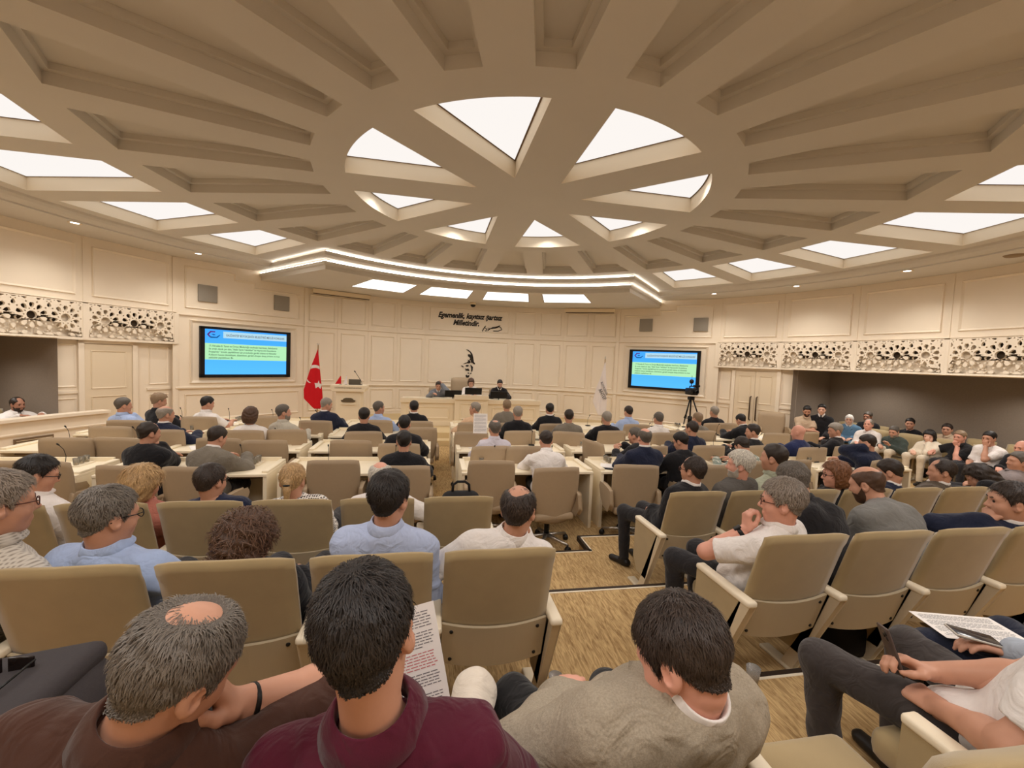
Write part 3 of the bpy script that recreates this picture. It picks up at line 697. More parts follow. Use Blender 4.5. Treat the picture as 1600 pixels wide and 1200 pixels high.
# office chairs: x, y (origin), desk row, turn
CHAIRS = [(-2.24, -0.78, 1, 2.0), (-1.46, -1.04, 1, 1.0), (-0.47, -0.82, 1, -3.0), (0.19, -1.15, 1, 6), (1.25, -1.05, 1, -8), (2.22, -1.07, 1, -4.0), (3.62, -0.82, 1, 3.0), (-4.07, -0.99, 1, -8), (-3.47, -1.05, 1, -6), (-4.87, -0.78, 1, -14), (-5.17, -0.78, 1, 0), (-5.61, 0.4, 2, 4.0), (-5.06, 0.44, 2, -6.0), (-3.34, 0.32, 2, 4.0), (-3.91, 0.44, 2, -3.0), (-2.25, 0.35, 2, -2.0), (-1.6, 0.15, 2, -1.0), (-0.4, 0.0, 2, 6.0), (0.09, 0.0, 2, 4), (1.45, 0.28, 2, -75), (3.01, 0.12, 2, 1.0), (4.75, 0.0, 2, 2.0), (5.57, 0.08, 2, -5.0), (-5.68, 1.27, 3, -2.0), (-3.33, 1.16, 3, 3.0), (-2.22, 1.06, 3, 5.0), (-1.38, 1.5, 3, 4.0), (-0.53, 1.1, 3, -6.0), (0.26, 1.27, 3, 6.0), (1.18, 1.2, 3, -18), (1.96, 1.38, 3, 5.0), (2.93, 1.24, 3, 2.0), (3.87, 1.5, 3, -2.0), (5.32, 1.31, 3, -5.0), (6.17, 1.5, 3, -2.0), (-4.92, 1.04, 3, 3.0), (-3.89, 1.06, 3, 3.0), (-1.43, 2.2, 4, -1.0), (-0.45, 2.13, 4, 2.0), (1.09, 2.11, 4, 4.0), (2.88, 2.19, 4, -4.0), (4.83, 2.54, 4, 6.0), (5.16, 2.54, 4, -4.0), (-5.85, 1.86, 4, 1.0), (-5.08, 2.35, 4, 0.0), (-4.02, 2.54, 4, 0.0), (-3.15, 2.1, 4, -2.0), (-2.16, 2.26, 4, 0.0), (0.25, 2.11, 4, -3.0), (3.3, 1.5, 3, -3.0), (1.99, 0.03, 2, 12.5), (3.89, 0.14, 2, 11.0), (3.11, -0.88, 1, 5.0), (5.05, -0.82, 1, 11.0)]
byrow = {}
for x, y, row, t in CHAIRS: byrow.setdefault((row, side_of(x, -1.0)), []).append(x)
for x, y, row, t in CHAIRS:
    s = side_of(x, -1.0); k = sorted(byrow[(row, s)], key=lambda v: abs(v+1.0)).index(x)
    place(OFF, x, y, 0, rad(t), 'taupe office chair in the %s desk row, %s seat %s of the aisle' % (ROWN[row], ordinal(k), s), 'chair', 'taupe office chairs at the desks')
# auditorium seats: row A, B and the row in front of the camera
SEATS = {('B', 'left'): (-2.46, [-4.9, -4.34, -3.78, -3.22, -2.66, -2.1, -1.54, -0.97]), ('B', 'right'): (-2.44, [0.98, 1.54, 2.1, 2.66, 3.22, 3.78, 4.34, 4.9]), ('A', 'left'): (-3.69, [-4.21, -3.65, -3.09, -2.53, -1.97, -1.41, -0.86]), ('A', 'right'): (-3.67, [0.76, 1.32, 1.88, 2.44, 3.0, 3.56]), ('T', 'left'): (-4.97, [-2.43, -1.83, -1.23, -0.63, -0.03, 0.57, 1.17])}
RN = {'B': ('front fixed row behind the desks', 0.165), 'A': ('second fixed row', 0.33), 'T': ('fixed row nearest the camera', 0.5)}
for rw, s in (('B', 'left'), ('B', 'right'), ('A', 'left'), ('A', 'right'), ('T', 'left')):
    xs = sorted(SEATS[(rw, s)][1]); y = SEATS[(rw, s)][0]
    for i, x in enumerate(xs):
        if rw == 'T': lab = 'beige upholstered seat in the %s, %s from the left' % (RN[rw][0], ordinal(i))
        elif s == 'left': lab = 'beige upholstered seat in the %s, %s left of the aisle' % (RN[rw][0], ordinal(len(xs)-1-i))
        else: lab = 'beige upholstered seat in the %s, %s right of the aisle' % (RN[rw][0], ordinal(i))
        place(SEATE if i == len(xs)-1 else SEAT, x, y, RN[rw][1], 0, lab, 'chair', 'beige fixed seats')
# gallery seats on the right: two curved rows facing the middle, one on the left
for r, a0, n, nm in ((8.95, 17.5, 11, 'front'), (9.85, 19.5, 10, 'back')):
    for i in range(n):
        a = a0-i*(0.60/r*57.3); x, y = polar(r, a)
        place(SEAT if i else SEATE, x, y, 0, rad(a+90), 'khaki gallery seat under the right bulkhead, %s row, %s from the door' % (nm, ordinal(i) if i < 10 else 'last'), 'chair', 'right gallery seats', 0.92)
for i in range(4):
    a = 160.5+i*3.9; x, y = polar(9.2, a); place(SEAT, x, y, 0, rad(a+90), 'khaki gallery seat behind the left parapet, %s from the stage' % ordinal(i), 'chair', 'left gallery seats', 0.92)
place(OFF, 7.36, 3.46, 0, rad(150), 'big taupe armchair standing alone beside the right double door', 'chair', 'lone armchair', 1.12)

# desks
def make_desk(W):
    r = empty('desk', (0, 0, 0)); D = 0.66
    b = MB(); b.rbox((0, 0, 0.735), (W, D, 0.035), 0.006); b.build('desktop', M_DESK, r)
    for s in (-1, 1):
        b = MB(); b.box((s*(W/2-0.02), 0, 0.36), (0.04, D-0.02, 0.72)); sp = b.build('side_panel', M_DESK, r)
        b = MB(); b.rbox((s*(W/2-0.035), 0.02, 0.765), (0.07, D-0.06, 0.03), 0.008); b.build('side_ledge', M_DESK, sp)
    b = MB(); b.box((0, D/2-0.03, 0.42), (W-0.08, 0.025, 0.60)); b.build('modesty_panel', M_DESK, r)
    b = MB(); b.box((0, D/2-0.015, 0.775), (W-0.10, 0.025, 0.05)); b.build('front_ledge', M_DESK, r)
    b = MB(); b.box((0, 0.05, 0.685), (W-0.10, 0.40, 0.06)); b.build('shade_shelf', M_DESKSHADE, r)  # slab coloured dark to stand for the shade under the desktop
    return r
D172 = make_desk(1.72); note_kids(D172); D145 = make_desk(1.42); note_kids(D145)
BLOCKS = [(-5.74, 1.72, 'far left'), (-3.88, 1.72, 'left'), (-2.05, 1.72, 'left of the aisle'), (0.06, 1.72, 'right of the aisle'), (1.89, 1.72, 'right'), (3.55, 1.42, 'far right'), (5.22, 1.72, 'rightmost')]
ROWY = {1: -0.35, 2: 0.86, 3: 2.02, 4: 3.08}
DESKS = []
for row, y in ROWY.items():
    for x, w, nm in BLOCKS:
        if row == 4 and nm in ('far left',): x += 0.25
        if row == 4 and nm == 'rightmost': x -= 0.1
        place(D172 if w > 1.5 else D145, x, y, 0, 0, 'cream desk of the %s block, %s row' % (nm, ROWN[row]), 'desk', 'cream council desks')
        DESKS.append((x, y, w, nm, row))
# on the desks: microphones, papers, glass caddies, water glasses
def make_mic():
    b = MB(); b.rbox((0, 0, 0.012), (0.12, 0.09, 0.024), 0.008); r = b.build('desk_microphone', M_BLACK)
    b = MB(); b.tube([(0, 0.02, 0.02), (0, 0.03, 0.12), (0, 0.0, 0.22), (0, -0.06, 0.29)], 0.004, 6); b.build('gooseneck', M_BLACK, r)
    b = MB(); b.tube([(0, -0.055, 0.285), (0, -0.085, 0.315)], [0.009, 0.011], 8); b.build('mic_head', M_BLACK, r); return r
def make_caddy():
    r = empty('glass_caddy', (0, 0, 0)); mg = mat('clear_glass', (235, 228, 214), 0.08, trans=0.85, spec=0.5)
    b = MB(); b.rbox((0, 0, 0.006), (0.24, 0.13, 0.012), 0.005); b.build('tray', M_WHITE, r)
    for x in (-0.075, 0.0, 0.075):
        b = MB(); b.lathe([(0.0, 0.013), (0.024, 0.013), (0.03, 0.09), (0.027, 0.09), (0.021, 0.018), (0, 0.018)], 12, c=(x, 0, 0)); b.build('glass', mg, r)
    return r
MIC = make_mic(); note_kids(MIC); CAD = make_caddy(); note_kids(CAD)
M_DARKBOOK = mat('dark_folder', (44, 46, 50), 0.6)
for x, y, w, nm, row in DESKS:
    for s, sn in ((-1, 'left'), (1, 'right')):
        place(MIC, x+s*w*0.24, y+0.14, 0.7525, rad(rng.uniform(-15, 15)), 'black gooseneck microphone at the %s seat of the %s desk, %s row' % (sn, nm, ROWN[row]), 'microphone', 'desk microphones', 0.82)
    place(CAD, x+(0.52 if nm.endswith('left') or nm == 'left of the aisle' else -0.52)*w/1.72*1.1, y+0.16, 0.7525, rad(90), 'tray of clear glasses at the end of the %s desk, %s row' % (nm, ROWN[row]), 'glasses tray', 'glass trays on the desks')
    for s, sn in ((-1, 'left'), (1, 'right')):
        if rng.random() < 0.75:
            b = MB(); b.box((0, 0, 0.002), (0.21, 0.297, 0.004)); o = b.build('paper_sheet', M_PAPER)
            o.location = (x+s*w*0.24+rng.uniform(-0.12, 0.12), y-0.12+rng.uniform(-0.02, 0.03), 0.7535); o.rotation_euler = (0, 0, rad(rng.uniform(-40, 40)))
            tag(o, 'loose white papers at the %s seat of the %s desk, %s row' % (sn, nm, ROWN[row]), 'paper', 'papers on the desks')
r = empty('document_folder', (1.28, -0.50, 0.7545), rad(-25)); tag(r, 'dark open folder with white pages on the right desk nearest the aisle', 'folder')
b = MB(); b.rbox((0, 0, 0.008), (0.34, 0.26, 0.016), 0.004); b.build('cover', M_DARKBOOK, r)
b = MB(); b.box((-0.03, 0.02, 0.019), (0.30, 0.22, 0.006)); b.box((0.08, 0.03, 0.024), (0.26, 0.20, 0.004), Matrix.Rotation(rad(-14), 4, 'Z')); b.build('pages', M_PAPER, r)
# floor box outline and steps are tiers; the presidium desk
b = MB(); M_DESKW = mat('presidium_wood', (240, 224, 196), 0.45, noise=0.02, nscale=5)
pd = empty('presidium_desk', (-0.08, 6.0, 0.27)); tag(pd, 'long cream panelled desk on the stage with a raised middle section', 'desk')
FM = lambda x, y: Matrix(((1, 0, 0, x), (0, -1, 0, y), (0, 0, 1, 0), (0, 0, 0, 1)))
for x0, x1, zt, yo, nm in ((-1.95, -0.50, 0.76, 0.0, 'left_section'), (-0.50, 0.42, 0.88, -0.12, 'middle_section'), (0.42, 1.95, 0.76, 0.0, 'right_section')):
    b = MB(); b.box(((x0+x1)/2, yo+0.05, zt/2), (x1-x0, 0.10, zt)); b.box(((x0+x1)/2, yo+0.0, zt-0.06), (x1-x0+0.03, 0.12, 0.12)); b.box(((x0+x1)/2, yo-0.0, 0.06), (x1-x0, 0.04, 0.12))
    frame(b, FM(0, yo), x0+0.14, x1-0.14, 0.20, zt-0.22, 0.05, 0.025)
    s_ = b.build(nm, M_DESKW, pd, 0.004)
    b = MB(); b.rbox(((x0+x1)/2, yo+0.42, 0.71 if zt < 0.8 else 0.80), (x1-x0, 0.74, 0.04), 0.006); b.build('desktop', M_DESKW, s_)
for x in (-1.93, 1.93): b = MB(); b.box((x, 0.42, 0.36), (0.04, 0.74, 0.70)); b.build('side_panel', M_DESKW, pd)
for x, y, z, rz, lab in ((-0.62, 6.26, 1.00, 8, 'low black monitor in front of the man in grey on the stage'), (-0.05, 6.2, 1.09, 0, 'low black monitor in front of the woman in the middle of the stage desk'), (0.70, 6.26, 1.00, -6, 'low black monitor in front of the bearded man on the stage')):
    r = empty('monitor', (x, y, z), rad(rz)); tag(r, lab, 'monitor', 'monitors on the stage desk')
    b = MB(); b.rbox((0, 0, 0.17), (0.48, 0.03, 0.20), 0.006, Matrix.Rotation(rad(18), 4, 'X')); b.build('screen', M_BLACK, r)
    b = MB(); b.tube([(0, 0.0, 0.0), (0, 0.0, 0.1)], 0.015, 8); b.lathe([(0, 0.0), (0.08, 0.0), (0.08, 0.01), (0, 0.012)], 14); b.build('stand', M_BLACK, r)
place(OFF, -0.28, 7.15, 0.27, rad(180), 'tall taupe chair behind the woman on the stage', 'chair', 'stage chairs', 1.30)
place(OFF, -1.02, 6.98, 0.27, rad(180), 'taupe chair of the man in grey on the stage', 'chair', 'stage chairs', 1.03)
place(OFF, 0.82, 6.98, 0.27, rad(180), 'taupe chair of the bearded man on the stage', 'chair', 'stage chairs', 1.03)

# lectern with emblem, microphone and table flags
lc = empty('lectern', (-3.28, 5.6, 0.27)); tag(lc, 'cream lectern on the left of the stage with a dark emblem on its front', 'lectern')
b = MB(); b.box((0, 0, 0.47), (0.60, 0.42, 0.94)); b.box((0, 0, 0.05), (0.68, 0.50, 0.10)); b.build('body', M_DESKW, lc, 0.006)
b = MB(); b.prism([(-0.39, 0.94), (0.39, 0.94), (0.42, 1.02), (0.42, 1.10), (-0.42, 1.10), (-0.42, 1.02)], -0.27, 0.27); b.build('top', M_DESKW, lc, 0.006)
T = Matrix.Translation((0, -0.272, 1.035)) @ Matrix.Rotation(rad(90), 4, 'X') @ Matrix.Scale(0.8, 4, (1, 0, 0))
text_part('lettering', 'GAZİANTEP BÜYÜKŞEHİR BELEDİYESİ', 0.046, mat('bronze_letters', (110, 92, 66), 0.5), lc, T, 0.002)
b = MB(); z0 = 0.73
b.prism([(-0.175, z0-0.01), (-0.165, z0-0.045), (-0.12, z0-0.06), (0.12, z0-0.06), (0.165, z0-0.045), (0.175, z0-0.01), (0.13, z0), (0.11, z0+0.03), (0.06, z0+0.05), (-0.06, z0+0.05), (-0.11, z0+0.03), (-0.13, z0)], -0.235, -0.208); b.build('emblem', mat('emblem_pewter', (104, 92, 72), 0.45, 0.4, noise=0.4, nscale=60), lc)
b = MB(); b.box((0, -0.225, 0.62), (0.34, 0.03, 0.03)); b.build('emblem_shelf', M_DESKW, lc)
mc = empty('lectern_microphone', (-3.10, 5.55, 1.37)); tag(mc, 'thin black gooseneck microphone on the lectern', 'microphone')
b = MB(); b.tube([(0.12, 0, 0), (0.10, 0, 0.1), (-0.05, 0, 0.33)], 0.006, 6); b.build('gooseneck', M_BLACK, mc)
b = MB(); b.tube([(-0.05, 0, 0.33), (-0.075, 0, 0.365)], [0.013, 0.016], 8); b.build('mic_head', M_BLACK, mc)
M_RED = mat('flag_red', (206, 18, 30), 0.75, noise=0.06, nscale=20); M_FWHITE = mat('flag_white', (236, 226, 222), 0.8)
for x, m, lab in ((-3.50, M_RED, 'small red table flag standing on the lectern'), (-3.36, M_FWHITE, 'small white table flag standing on the lectern')):
    r = empty('table_flag', (x, 5.52, 1.37)); tag(r, lab, 'flag'); r.scale = (1.45, 1.45, 1.2)
    b = MB(); b.tube([(0, 0, 0), (0, 0, 0.20)], 0.004, 6); b.lathe([(0, 0), (0.03, 0), (0.02, 0.012)], 10); b.build('pole', M_CHROME, r)
    b = MB(); b.prism([(-0.09 if m is M_RED else -0.05, 0.012), (0.012, 0.02), (0.008, 0.18), (-0.004, 0.185)], -0.012, 0.004); b.build('cloth', m, r, 0.004)
r = empty('laptop', (-3.17, 5.60, 1.37)); tag(r, 'dark laptop lid standing open on the lectern', 'laptop')
b = MB(); b.rbox((0, 0, 0.075), (0.30, 0.012, 0.14), 0.004); b.build('lid', mat('laptop_grey', (92, 86, 74), 0.5), r); b = MB(); b.rbox((0, 0.11, 0.008), (0.30, 0.21, 0.015), 0.004); b.build('base', M_BLACK, r)

# the two standing flags
def flag(loc, edges, k, m, lab, amp, polex, top):
    """edges: (zpx, xl, xr) in sketch units; k metres per unit"""
    r = empty('flag', loc); tag(r, lab, 'flag', 'stage flags')
    zs = [e[0] for e in edges]; N, Mn = 34, 44
    def Y(x, z, w): return -amp*math.sin(x/w*9.0+z*1.4)-amp*0.4*math.sin(x/w*19+1)
    vs = []
    for j in range(Mn+1):
        zz = zs[0]+(zs[-1]-zs[0])*j/Mn
        xl = np.interp(zz, zs, [e[1] for e in edges]); xr = np.interp(zz, zs, [e[2] for e in edges])
        for i in range(N+1):
            x = (xl+(xr-xl)*i/N)*k; z = -zz*k; g = min(1, j/12); vs.append((x, Y(x, z, 0.42)*g-0.03*g, z))
    b = MB(); b.add(vs, [(j*(N+1)+i, j*(N+1)+i+1, (j+1)*(N+1)+i+1, (j+1)*(N+1)+i) for j in range(Mn) for i in range(N)], True)
    o = b.build('cloth', m, r); sd = o.modifiers.new('thick', 'SOLIDIFY'); sd.thickness = 0.004; o.location = (0, 0, top)
    b = MB(); b.tube([(polex*k, 0.02, 0.03), (polex*k, 0.02, top+0.12)], 0.013, 10); b.build('pole', mat('brass', (170, 136, 78), 0.35, 0.8), r)
    b = MB(); b.lathe([(0, 0), (0.17, 0), (0.17, 0.02), (0.05, 0.05), (0.02, 0.07)], 20, c=(polex*k, 0.02, 0)); b.build('base', mat('brass', (170, 136, 78), 0.35, 0.8), r)
    return r, o, Y
k1 = 0.00176
r, cl, Y1 = flag((-4.30, 6.5, 0.27), [(0, -3, 2), (230, -78, 32), (470, -148, 57), (630, -195, 80), (770, -190, 90), (925, -35, 55)], k1, M_RED, 'red flag with white crescent and star draped on a pole beside the lectern', 0.014, 0, 1.98)
def applique(name, pts):
    """flat shape laid over the cloth folds"""
    b = MB(); loops = [[Vector((x*k1, -z*k1, 0)) for x, z in pts]]
    bm = bmesh.new(); vs_ = [bm.verts.new((v.x, 0, v.y)) for v in loops[0]]; bm.faces.new(vs_)
    bmesh.ops.triangulate(bm, faces=bm.faces[:])
    for _ in range(3): bmesh.ops.subdivide_edges(bm, edges=bm.edges[:], cuts=1, use_grid_fill=True)
    for v in bm.verts: v.co.y = Y1(v.co.x, v.co.z, 0.42)*min(1, -v.co.z/k1/925*44/12)-0.03-0.009
    me = bpy.data.meshes.new(name); bm.to_mesh(me); bm.free(); o = link(name, me, M_FWHITE, cl)
cres = [(-80+50*0, 0)]
cres = []
for t in np.linspace(205, 375, 22): cres.append((-38+148*math.cos(rad(t)), 390+148*math.sin(rad(t))))
for t in np.linspace(368, 212, 22): cres.append((-30+124*math.cos(rad(t)), 412+124*math.sin(rad(t))))
cres = [(max(np.interp(z, [0, 230, 470, 630], [0, -74, -144, -190]), min(x, np.interp(z, [230, 470], [29, 53]))), z) for x, z in cres]
applique('crescent', cres)
applique('crescent_tail', [(-148, 478), (-138, 470), (-120, 500), (-84, 520), (-110, 522), (-140, 505)])
applique('star', [(20+(62 if i % 2 == 0 else 25)*math.sin(math.pi*i/5+0.1), 550-(72 if i % 2 == 0 else 29)*math.cos(math.pi*i/5+0.1)) for i in range(10)])
b = MB(); b.tube([(0.022*math.cos(a)*1.0, 0.02, 2.14+0.03*math.sin(a)) for a in np.linspace(rad(150), rad(390), 12)], [0.003]+[0.007]*10+[0.003], 6); b.build('finial', M_CHROME, r)
k2 = 0.00166
r, cl, Y2 = flag((4.02, 6.5, 0.27), [(0, -4, 4), (270, -82, 24), (450, -150, 45), (720, -212, 62), (985, -95, 62)], k2, M_FWHITE, 'white flag with dark lettering draped on a pole right of the stage', 0.012, 0, 1.95)
for s, x, z, ang, sz, sp in (('GAZİANTEP', -38, 590, -58, 0.155, 1.0), ('BÜYÜKŞEHİR', -8, 480, -64, 0.085, 1.0)):
    T = Matrix.Translation((x*k2, -0.062, -z*k2)) @ Matrix.Rotation(rad(90), 4, 'X') @ Matrix.Rotation(rad(ang), 4, 'Z') @ Matrix.Scale(0.80 if sz > 0.1 else 0.85, 4, (1, 0, 0))
    if sz > 0.1: s = 'ANTEP'
    text_part('lettering', s, sz, mat('flag_ink', (58, 60, 66), 0.7), cl, T, 0.002)
b = MB(); b.lathe([(0.0, 2.16), (0.012, 2.12), (0.016, 2.07), (0.008, 2.05)], 10, c=(0, 0.02, 0)); b.build('finial', M_CHROME, r)

# video camera on a tripod
tp = empty('camera_tripod', (6.26, 5.35, 0.0)); tag(tp, 'black tripod standing in front of the right wall screen', 'tripod')
b = MB(); b.tube([(0, 0, 0.75), (0, 0, 1.30)], 0.022, 10); b.rbox((0, 0, 1.28), (0.16, 0.14, 0.10), 0.02); b.build('centre_column', M_BLACK, tp)
for k, a in enumerate((205, 325, 85)):
    x, y = polar(0.45, a); b = MB(); b.tube([(x*0.12, y*0.12, 1.25), (x*0.55, y*0.55, 0.72)], 0.020, 8); b.tube([(x*0.55, y*0.55, 0.74), (x, y, 0.01)], 0.013, 8); b.rbox((x*0.55, y*0.55, 0.73), (0.05, 0.05, 0.06), 0.01); b.build('leg', M_BLACK, tp)
b = MB(); b.tube([polar(0.17, a)+(0.70,) for a in np.linspace(0, 360, 13)], 0.008, 6); b.tube([(0, 0, 0.55), (0, 0, 0.75)], 0.06, 8); b.build('spreader', M_BLACK, tp)
vc = empty('video_camera', (6.26, 5.35, 1.34)); tag(vc, 'black video camera mounted on the tripod', 'camera')
b = MB(); b.rbox((0, 0, 0.14), (0.22, 0.34, 0.20), 0.03); b.build('body', M_BLACK, vc)
b = MB(); b.tube([(0.0, 0.1, 0.24), (0.0, 0.1, 0.29), (0.0, -0.12, 0.30), (0.0, -0.12, 0.24)], 0.016, 8); b.rbox((0.14, -0.02, 0.30), (0.20, 0.05, 0.06), 0.01); b.build('handle', M_BLACK, vc)
b = MB(); b.lathe([(0, 0), (0.05, 0), (0.055, 0.12), (0.045, 0.12)], 16, Matrix.Translation((0, -0.16, 0.14)) @ Matrix.Rotation(rad(90), 4, 'X')); b.build('lens', M_BLACK, vc)
b = MB(); b.lathe([(0.0, 0.36), (0.05, 0.38), (0.065, 0.43), (0.05, 0.48), (0.0, 0.5)], 14, c=(-0.03, -0.02, 0)); b.tube([(-0.03, -0.02, 0.28), (-0.03, -0.02, 0.38)], 0.012, 8); b.tube([(-0.03, -0.02, 0.49), (-0.03, -0.02, 0.60)], 0.006, 6); b.build('microphone', M_BLACK, vc)

# backpack, bags, cups, phones, plates of the foreground
bp_ = empty('backpack', (-0.93, -2.42, 0.64)); tag(bp_, 'black backpack standing upright on the front fixed row near the aisle', 'backpack')
M_BAG = mat('black_nylon', (28, 26, 26), 0.8, bump=0.3, bscale=400)
b = MB(); b.rbox((0, 0, 0.21), (0.32, 0.17, 0.44), 0.075, None, 5); b.build('body', M_BAG, bp_)
b = MB(); b.tube([(-0.07, 0, 0.42), (-0.065, 0, 0.485), (-0.03, 0, 0.51), (0.03, 0, 0.51), (0.065, 0, 0.485), (0.07, 0, 0.42)], 0.011, 8); b.build('handle', M_BAG, bp_)
mcup = mat('clear_plastic', (238, 232, 224), 0.12, trans=0.75, spec=0.6)
for x, y, lab in ((-0.53, -3.90, 'clear plastic cup on the floor left of the man in the grey checked jacket'), (0.54, -3.98, 'clear crumpled plastic cup on the carpet right of the aisle')):
    b = MB(); b.lathe([(0, 0.001), (0.026, 0.001), (0.036, 0.085), (0.033, 0.085), (0.024, 0.006), (0, 0.006)], 16, c=(x, y, 0.5)); o = b.build('plastic_cup', mcup); tag(o, lab, 'cup', 'plastic cups on the floor')
b = MB(); b.rbox((1.50, -3.62, 0.46), (0.34, 0.22, 0.26), 0.07); tag(b.build('handbag', M_BAG), 'black bag lying under a seat of the second fixed row on the right', 'bag')
# ------------------------------------------------------------------ people: smooth-union distance fields meshed with surface nets
def nrm(v): v = np.asarray(v, float); return v/max(1e-9, np.linalg.norm(v))
def d_cap(P, a, b, ra, rb):
    a = np.asarray(a, float); b = np.asarray(b, float); ab = b-a
    t = np.clip(((P-a) @ ab)/max(1e-9, ab @ ab), 0, 1); q = P-a-t[..., None]*ab
    return np.sqrt((q*q).sum(-1))-(ra+(rb-ra)*t)
def d_flat(P, a, b, ra, rb, lat, s):
    """tapered capsule stretched by s along the unit vector lat"""
    lat = np.asarray(lat, float); a = np.asarray(a, float); b = np.asarray(b, float); m = (a+b)/2
    k = ((P-m) @ lat); P2 = P-np.multiply.outer(k*(1-1/s), lat)
    def sq(p): return p-lat*((p-m) @ lat)*(1-1/s)
    return d_cap(P2, sq(a), sq(b), ra, rb)
def d_ell(P, c, r, R=None):
    q = P-np.asarray(c, float)
    if R is not None: q = q @ R
    r = np.asarray(r, float); k0 = np.sqrt(((q/r)**2).sum(-1)); k1 = np.sqrt(((q/(r*r))**2).sum(-1))
    return k0*(k0-1)/np.maximum(k1, 1e-6)
def prim_d(P, p):
    t = p[0]
    if t == 'c': return d_cap(P, *p[1:5])
    if t == 'f': return d_flat(P, *p[1:7])
    return d_ell(P, *p[1:4])
def prim_box(p):
    if p[0] == 'c': r = max(p[3], p[4]); a, b = np.asarray(p[1]), np.asarray(p[2]); return np.minimum(a, b)-r, np.maximum(a, b)+r
    if p[0] == 'f': r = max(p[3], p[4])*p[6]; a, b = np.asarray(p[1]), np.asarray(p[2]); return np.minimum(a, b)-r, np.maximum(a, b)+r
    r = max(p[2]); c = np.asarray(p[1]); return c-r, c+r
def grid_field(prims, h, k=0.03, pad=0.03, lo=None, hi=None):
    bx = [prim_box(p) for p in prims]
    if lo is None:
        lo = np.min([b[0] for b in bx], 0)-pad; hi = np.max([b[1] for b in bx], 0)+pad
    lo = np.asarray(lo, float); n = np.maximum(4, np.ceil((np.asarray(hi)-lo)/h).astype(int)+1)
    F = np.full(n, 0.5, np.float32); ax = [lo[i]+h*np.arange(n[i]) for i in range(3)]
    for p, (b0, b1) in zip(prims, bx):
        i0 = np.clip(np.floor((b0-pad-k-lo)/h).astype(int), 0, n); i1 = np.clip(np.ceil((b1+pad+k-lo)/h).astype(int)+1, 0, n)
        if np.any(i1 <= i0): continue
        sl = tuple(slice(i0[i], i1[i]) for i in range(3))
        P = np.stack(np.meshgrid(ax[0][sl[0]], ax[1][sl[1]], ax[2][sl[2]], indexing='ij'), -1)
        d = prim_d(P, p).astype(np.float32); f = F[sl]
        kk = k
        hh = np.maximum(kk-np.abs(f-d), 0)/kk; F[sl] = np.minimum(f, d)-hh*hh*kk*0.25
    return F, lo, ax
def surf_net(F, lo, h):
    Sg = F < 0; n = np.array(F.shape)
    c = np.zeros(n-1, np.int8)
    for i in (0, 1):
        for j in (0, 1):
            for k in (0, 1): c += Sg[i:n[0]-1+i, j:n[1]-1+j, k:n[2]-1+k]
    act = (c > 0) & (c < 8); I = np.argwhere(act)
    if len(I) == 0: return np.zeros((0, 3)), np.zeros((0, 4), int)
    idx = np.full(n-1, -1, np.int64); idx[act] = np.arange(len(I))
    acc = np.zeros((len(I), 3)); cnt = np.zeros(len(I))
    crn = [(i, j, k) for i in (0, 1) for j in (0, 1) for k in (0, 1)]
    val = {q: F[I[:, 0]+q[0], I[:, 1]+q[1], I[:, 2]+q[2]] for q in crn}
    for q in crn:
        for a in range(3):
            if q[a]: continue
            q2 = list(q); q2[a] = 1; q2 = tuple(q2); v0, v1 = val[q], val[q2]; m = (v0 < 0) != (v1 < 0)
            t = np.where(m, v0/np.where(m, v0-v1, 1), 0); p = np.zeros((len(I), 3)); p += q; p[:, a] += t
            acc[m] += p[m]; cnt[m] += 1
    V = (I+acc/cnt[:, None])*h+lo
    Q = []
    for a in range(3):
        b_, c_ = (a+1) % 3, (a+2) % 3
        s0 = [slice(None)]*3; s1 = [slice(None)]*3; s0[a] = slice(0, -1); s1[a] = slice(1, None)
        A, B = Sg[tuple(s0)], Sg[tuple(s1)]; E = np.argwhere(A != B)
        ok = (E[:, b_] > 0) & (E[:, c_] > 0) & (E[:, b_] < n[b_]-1) & (E[:, c_] < n[c_]-1); E = E[ok]
        if len(E) == 0: continue
        def at(db, dc):
            e = E.copy(); e[:, b_] += db; e[:, c_] += dc; return idx[e[:, 0], e[:, 1], e[:, 2]]
        q = np.stack([at(-1, -1), at(0, -1), at(0, 0), at(-1, 0)], 1)
        fl_ = ~A[E[:, 0], E[:, 1], E[:, 2]]; q[fl_] = q[fl_][:, ::-1]; Q.append(q)
    Q = np.concatenate(Q); return V, Q[(Q >= 0).all(1)]
def relax(V, Q, it=1, lam=0.5):
    for _ in range(it):
        S_ = np.zeros_like(V); C = np.zeros(len(V))
        for i in range(4):
            for j in (1, 3): np.add.at(S_, Q[:, i], V[Q[:, (i+j) % 4]]); np.add.at(C, Q[:, i], 1)
        V = V+lam*(S_/np.maximum(C, 1)[:, None]-V)
    return V
def folds(P, seed, amp, fr=55):
    r = np.random.RandomState(seed); out = 0
    for i in range(4):
        k = r.normal(size=3); k[2] *= 1.3; k = k/np.linalg.norm(k)*fr*(0.5+r.rand()); out = out+np.sin(P @ k+r.rand()*6.28)
    return out*amp/2.2
def creases(P, seed, amp):
    """narrow drag folds"""
    r = np.random.RandomState(seed); out = 0
    for i in range(3):
        k = r.normal(size=3); k[0] *= 0.6; k = k/np.linalg.norm(k)*r.uniform(34, 60); w = r.normal(size=3)*9
        out = out+np.exp(-7*np.sin(P @ k*0.5+np.sin(P @ w)*1.2+r.rand()*6)**2)*(0.5+0.5*np.sin(P @ (w*1.3)+r.rand()*6))
    return -out*amp
def vary(prims, g):
    """inflate all radii by g"""
    o = []
    for p in prims:
        if p[0] in 'cf': o.append(p[:3]+(p[3]+g, p[4]+g)+p[5:])
        else: o.append((p[0], p[1], tuple(x+g for x in p[2]))+p[3:])
    return o
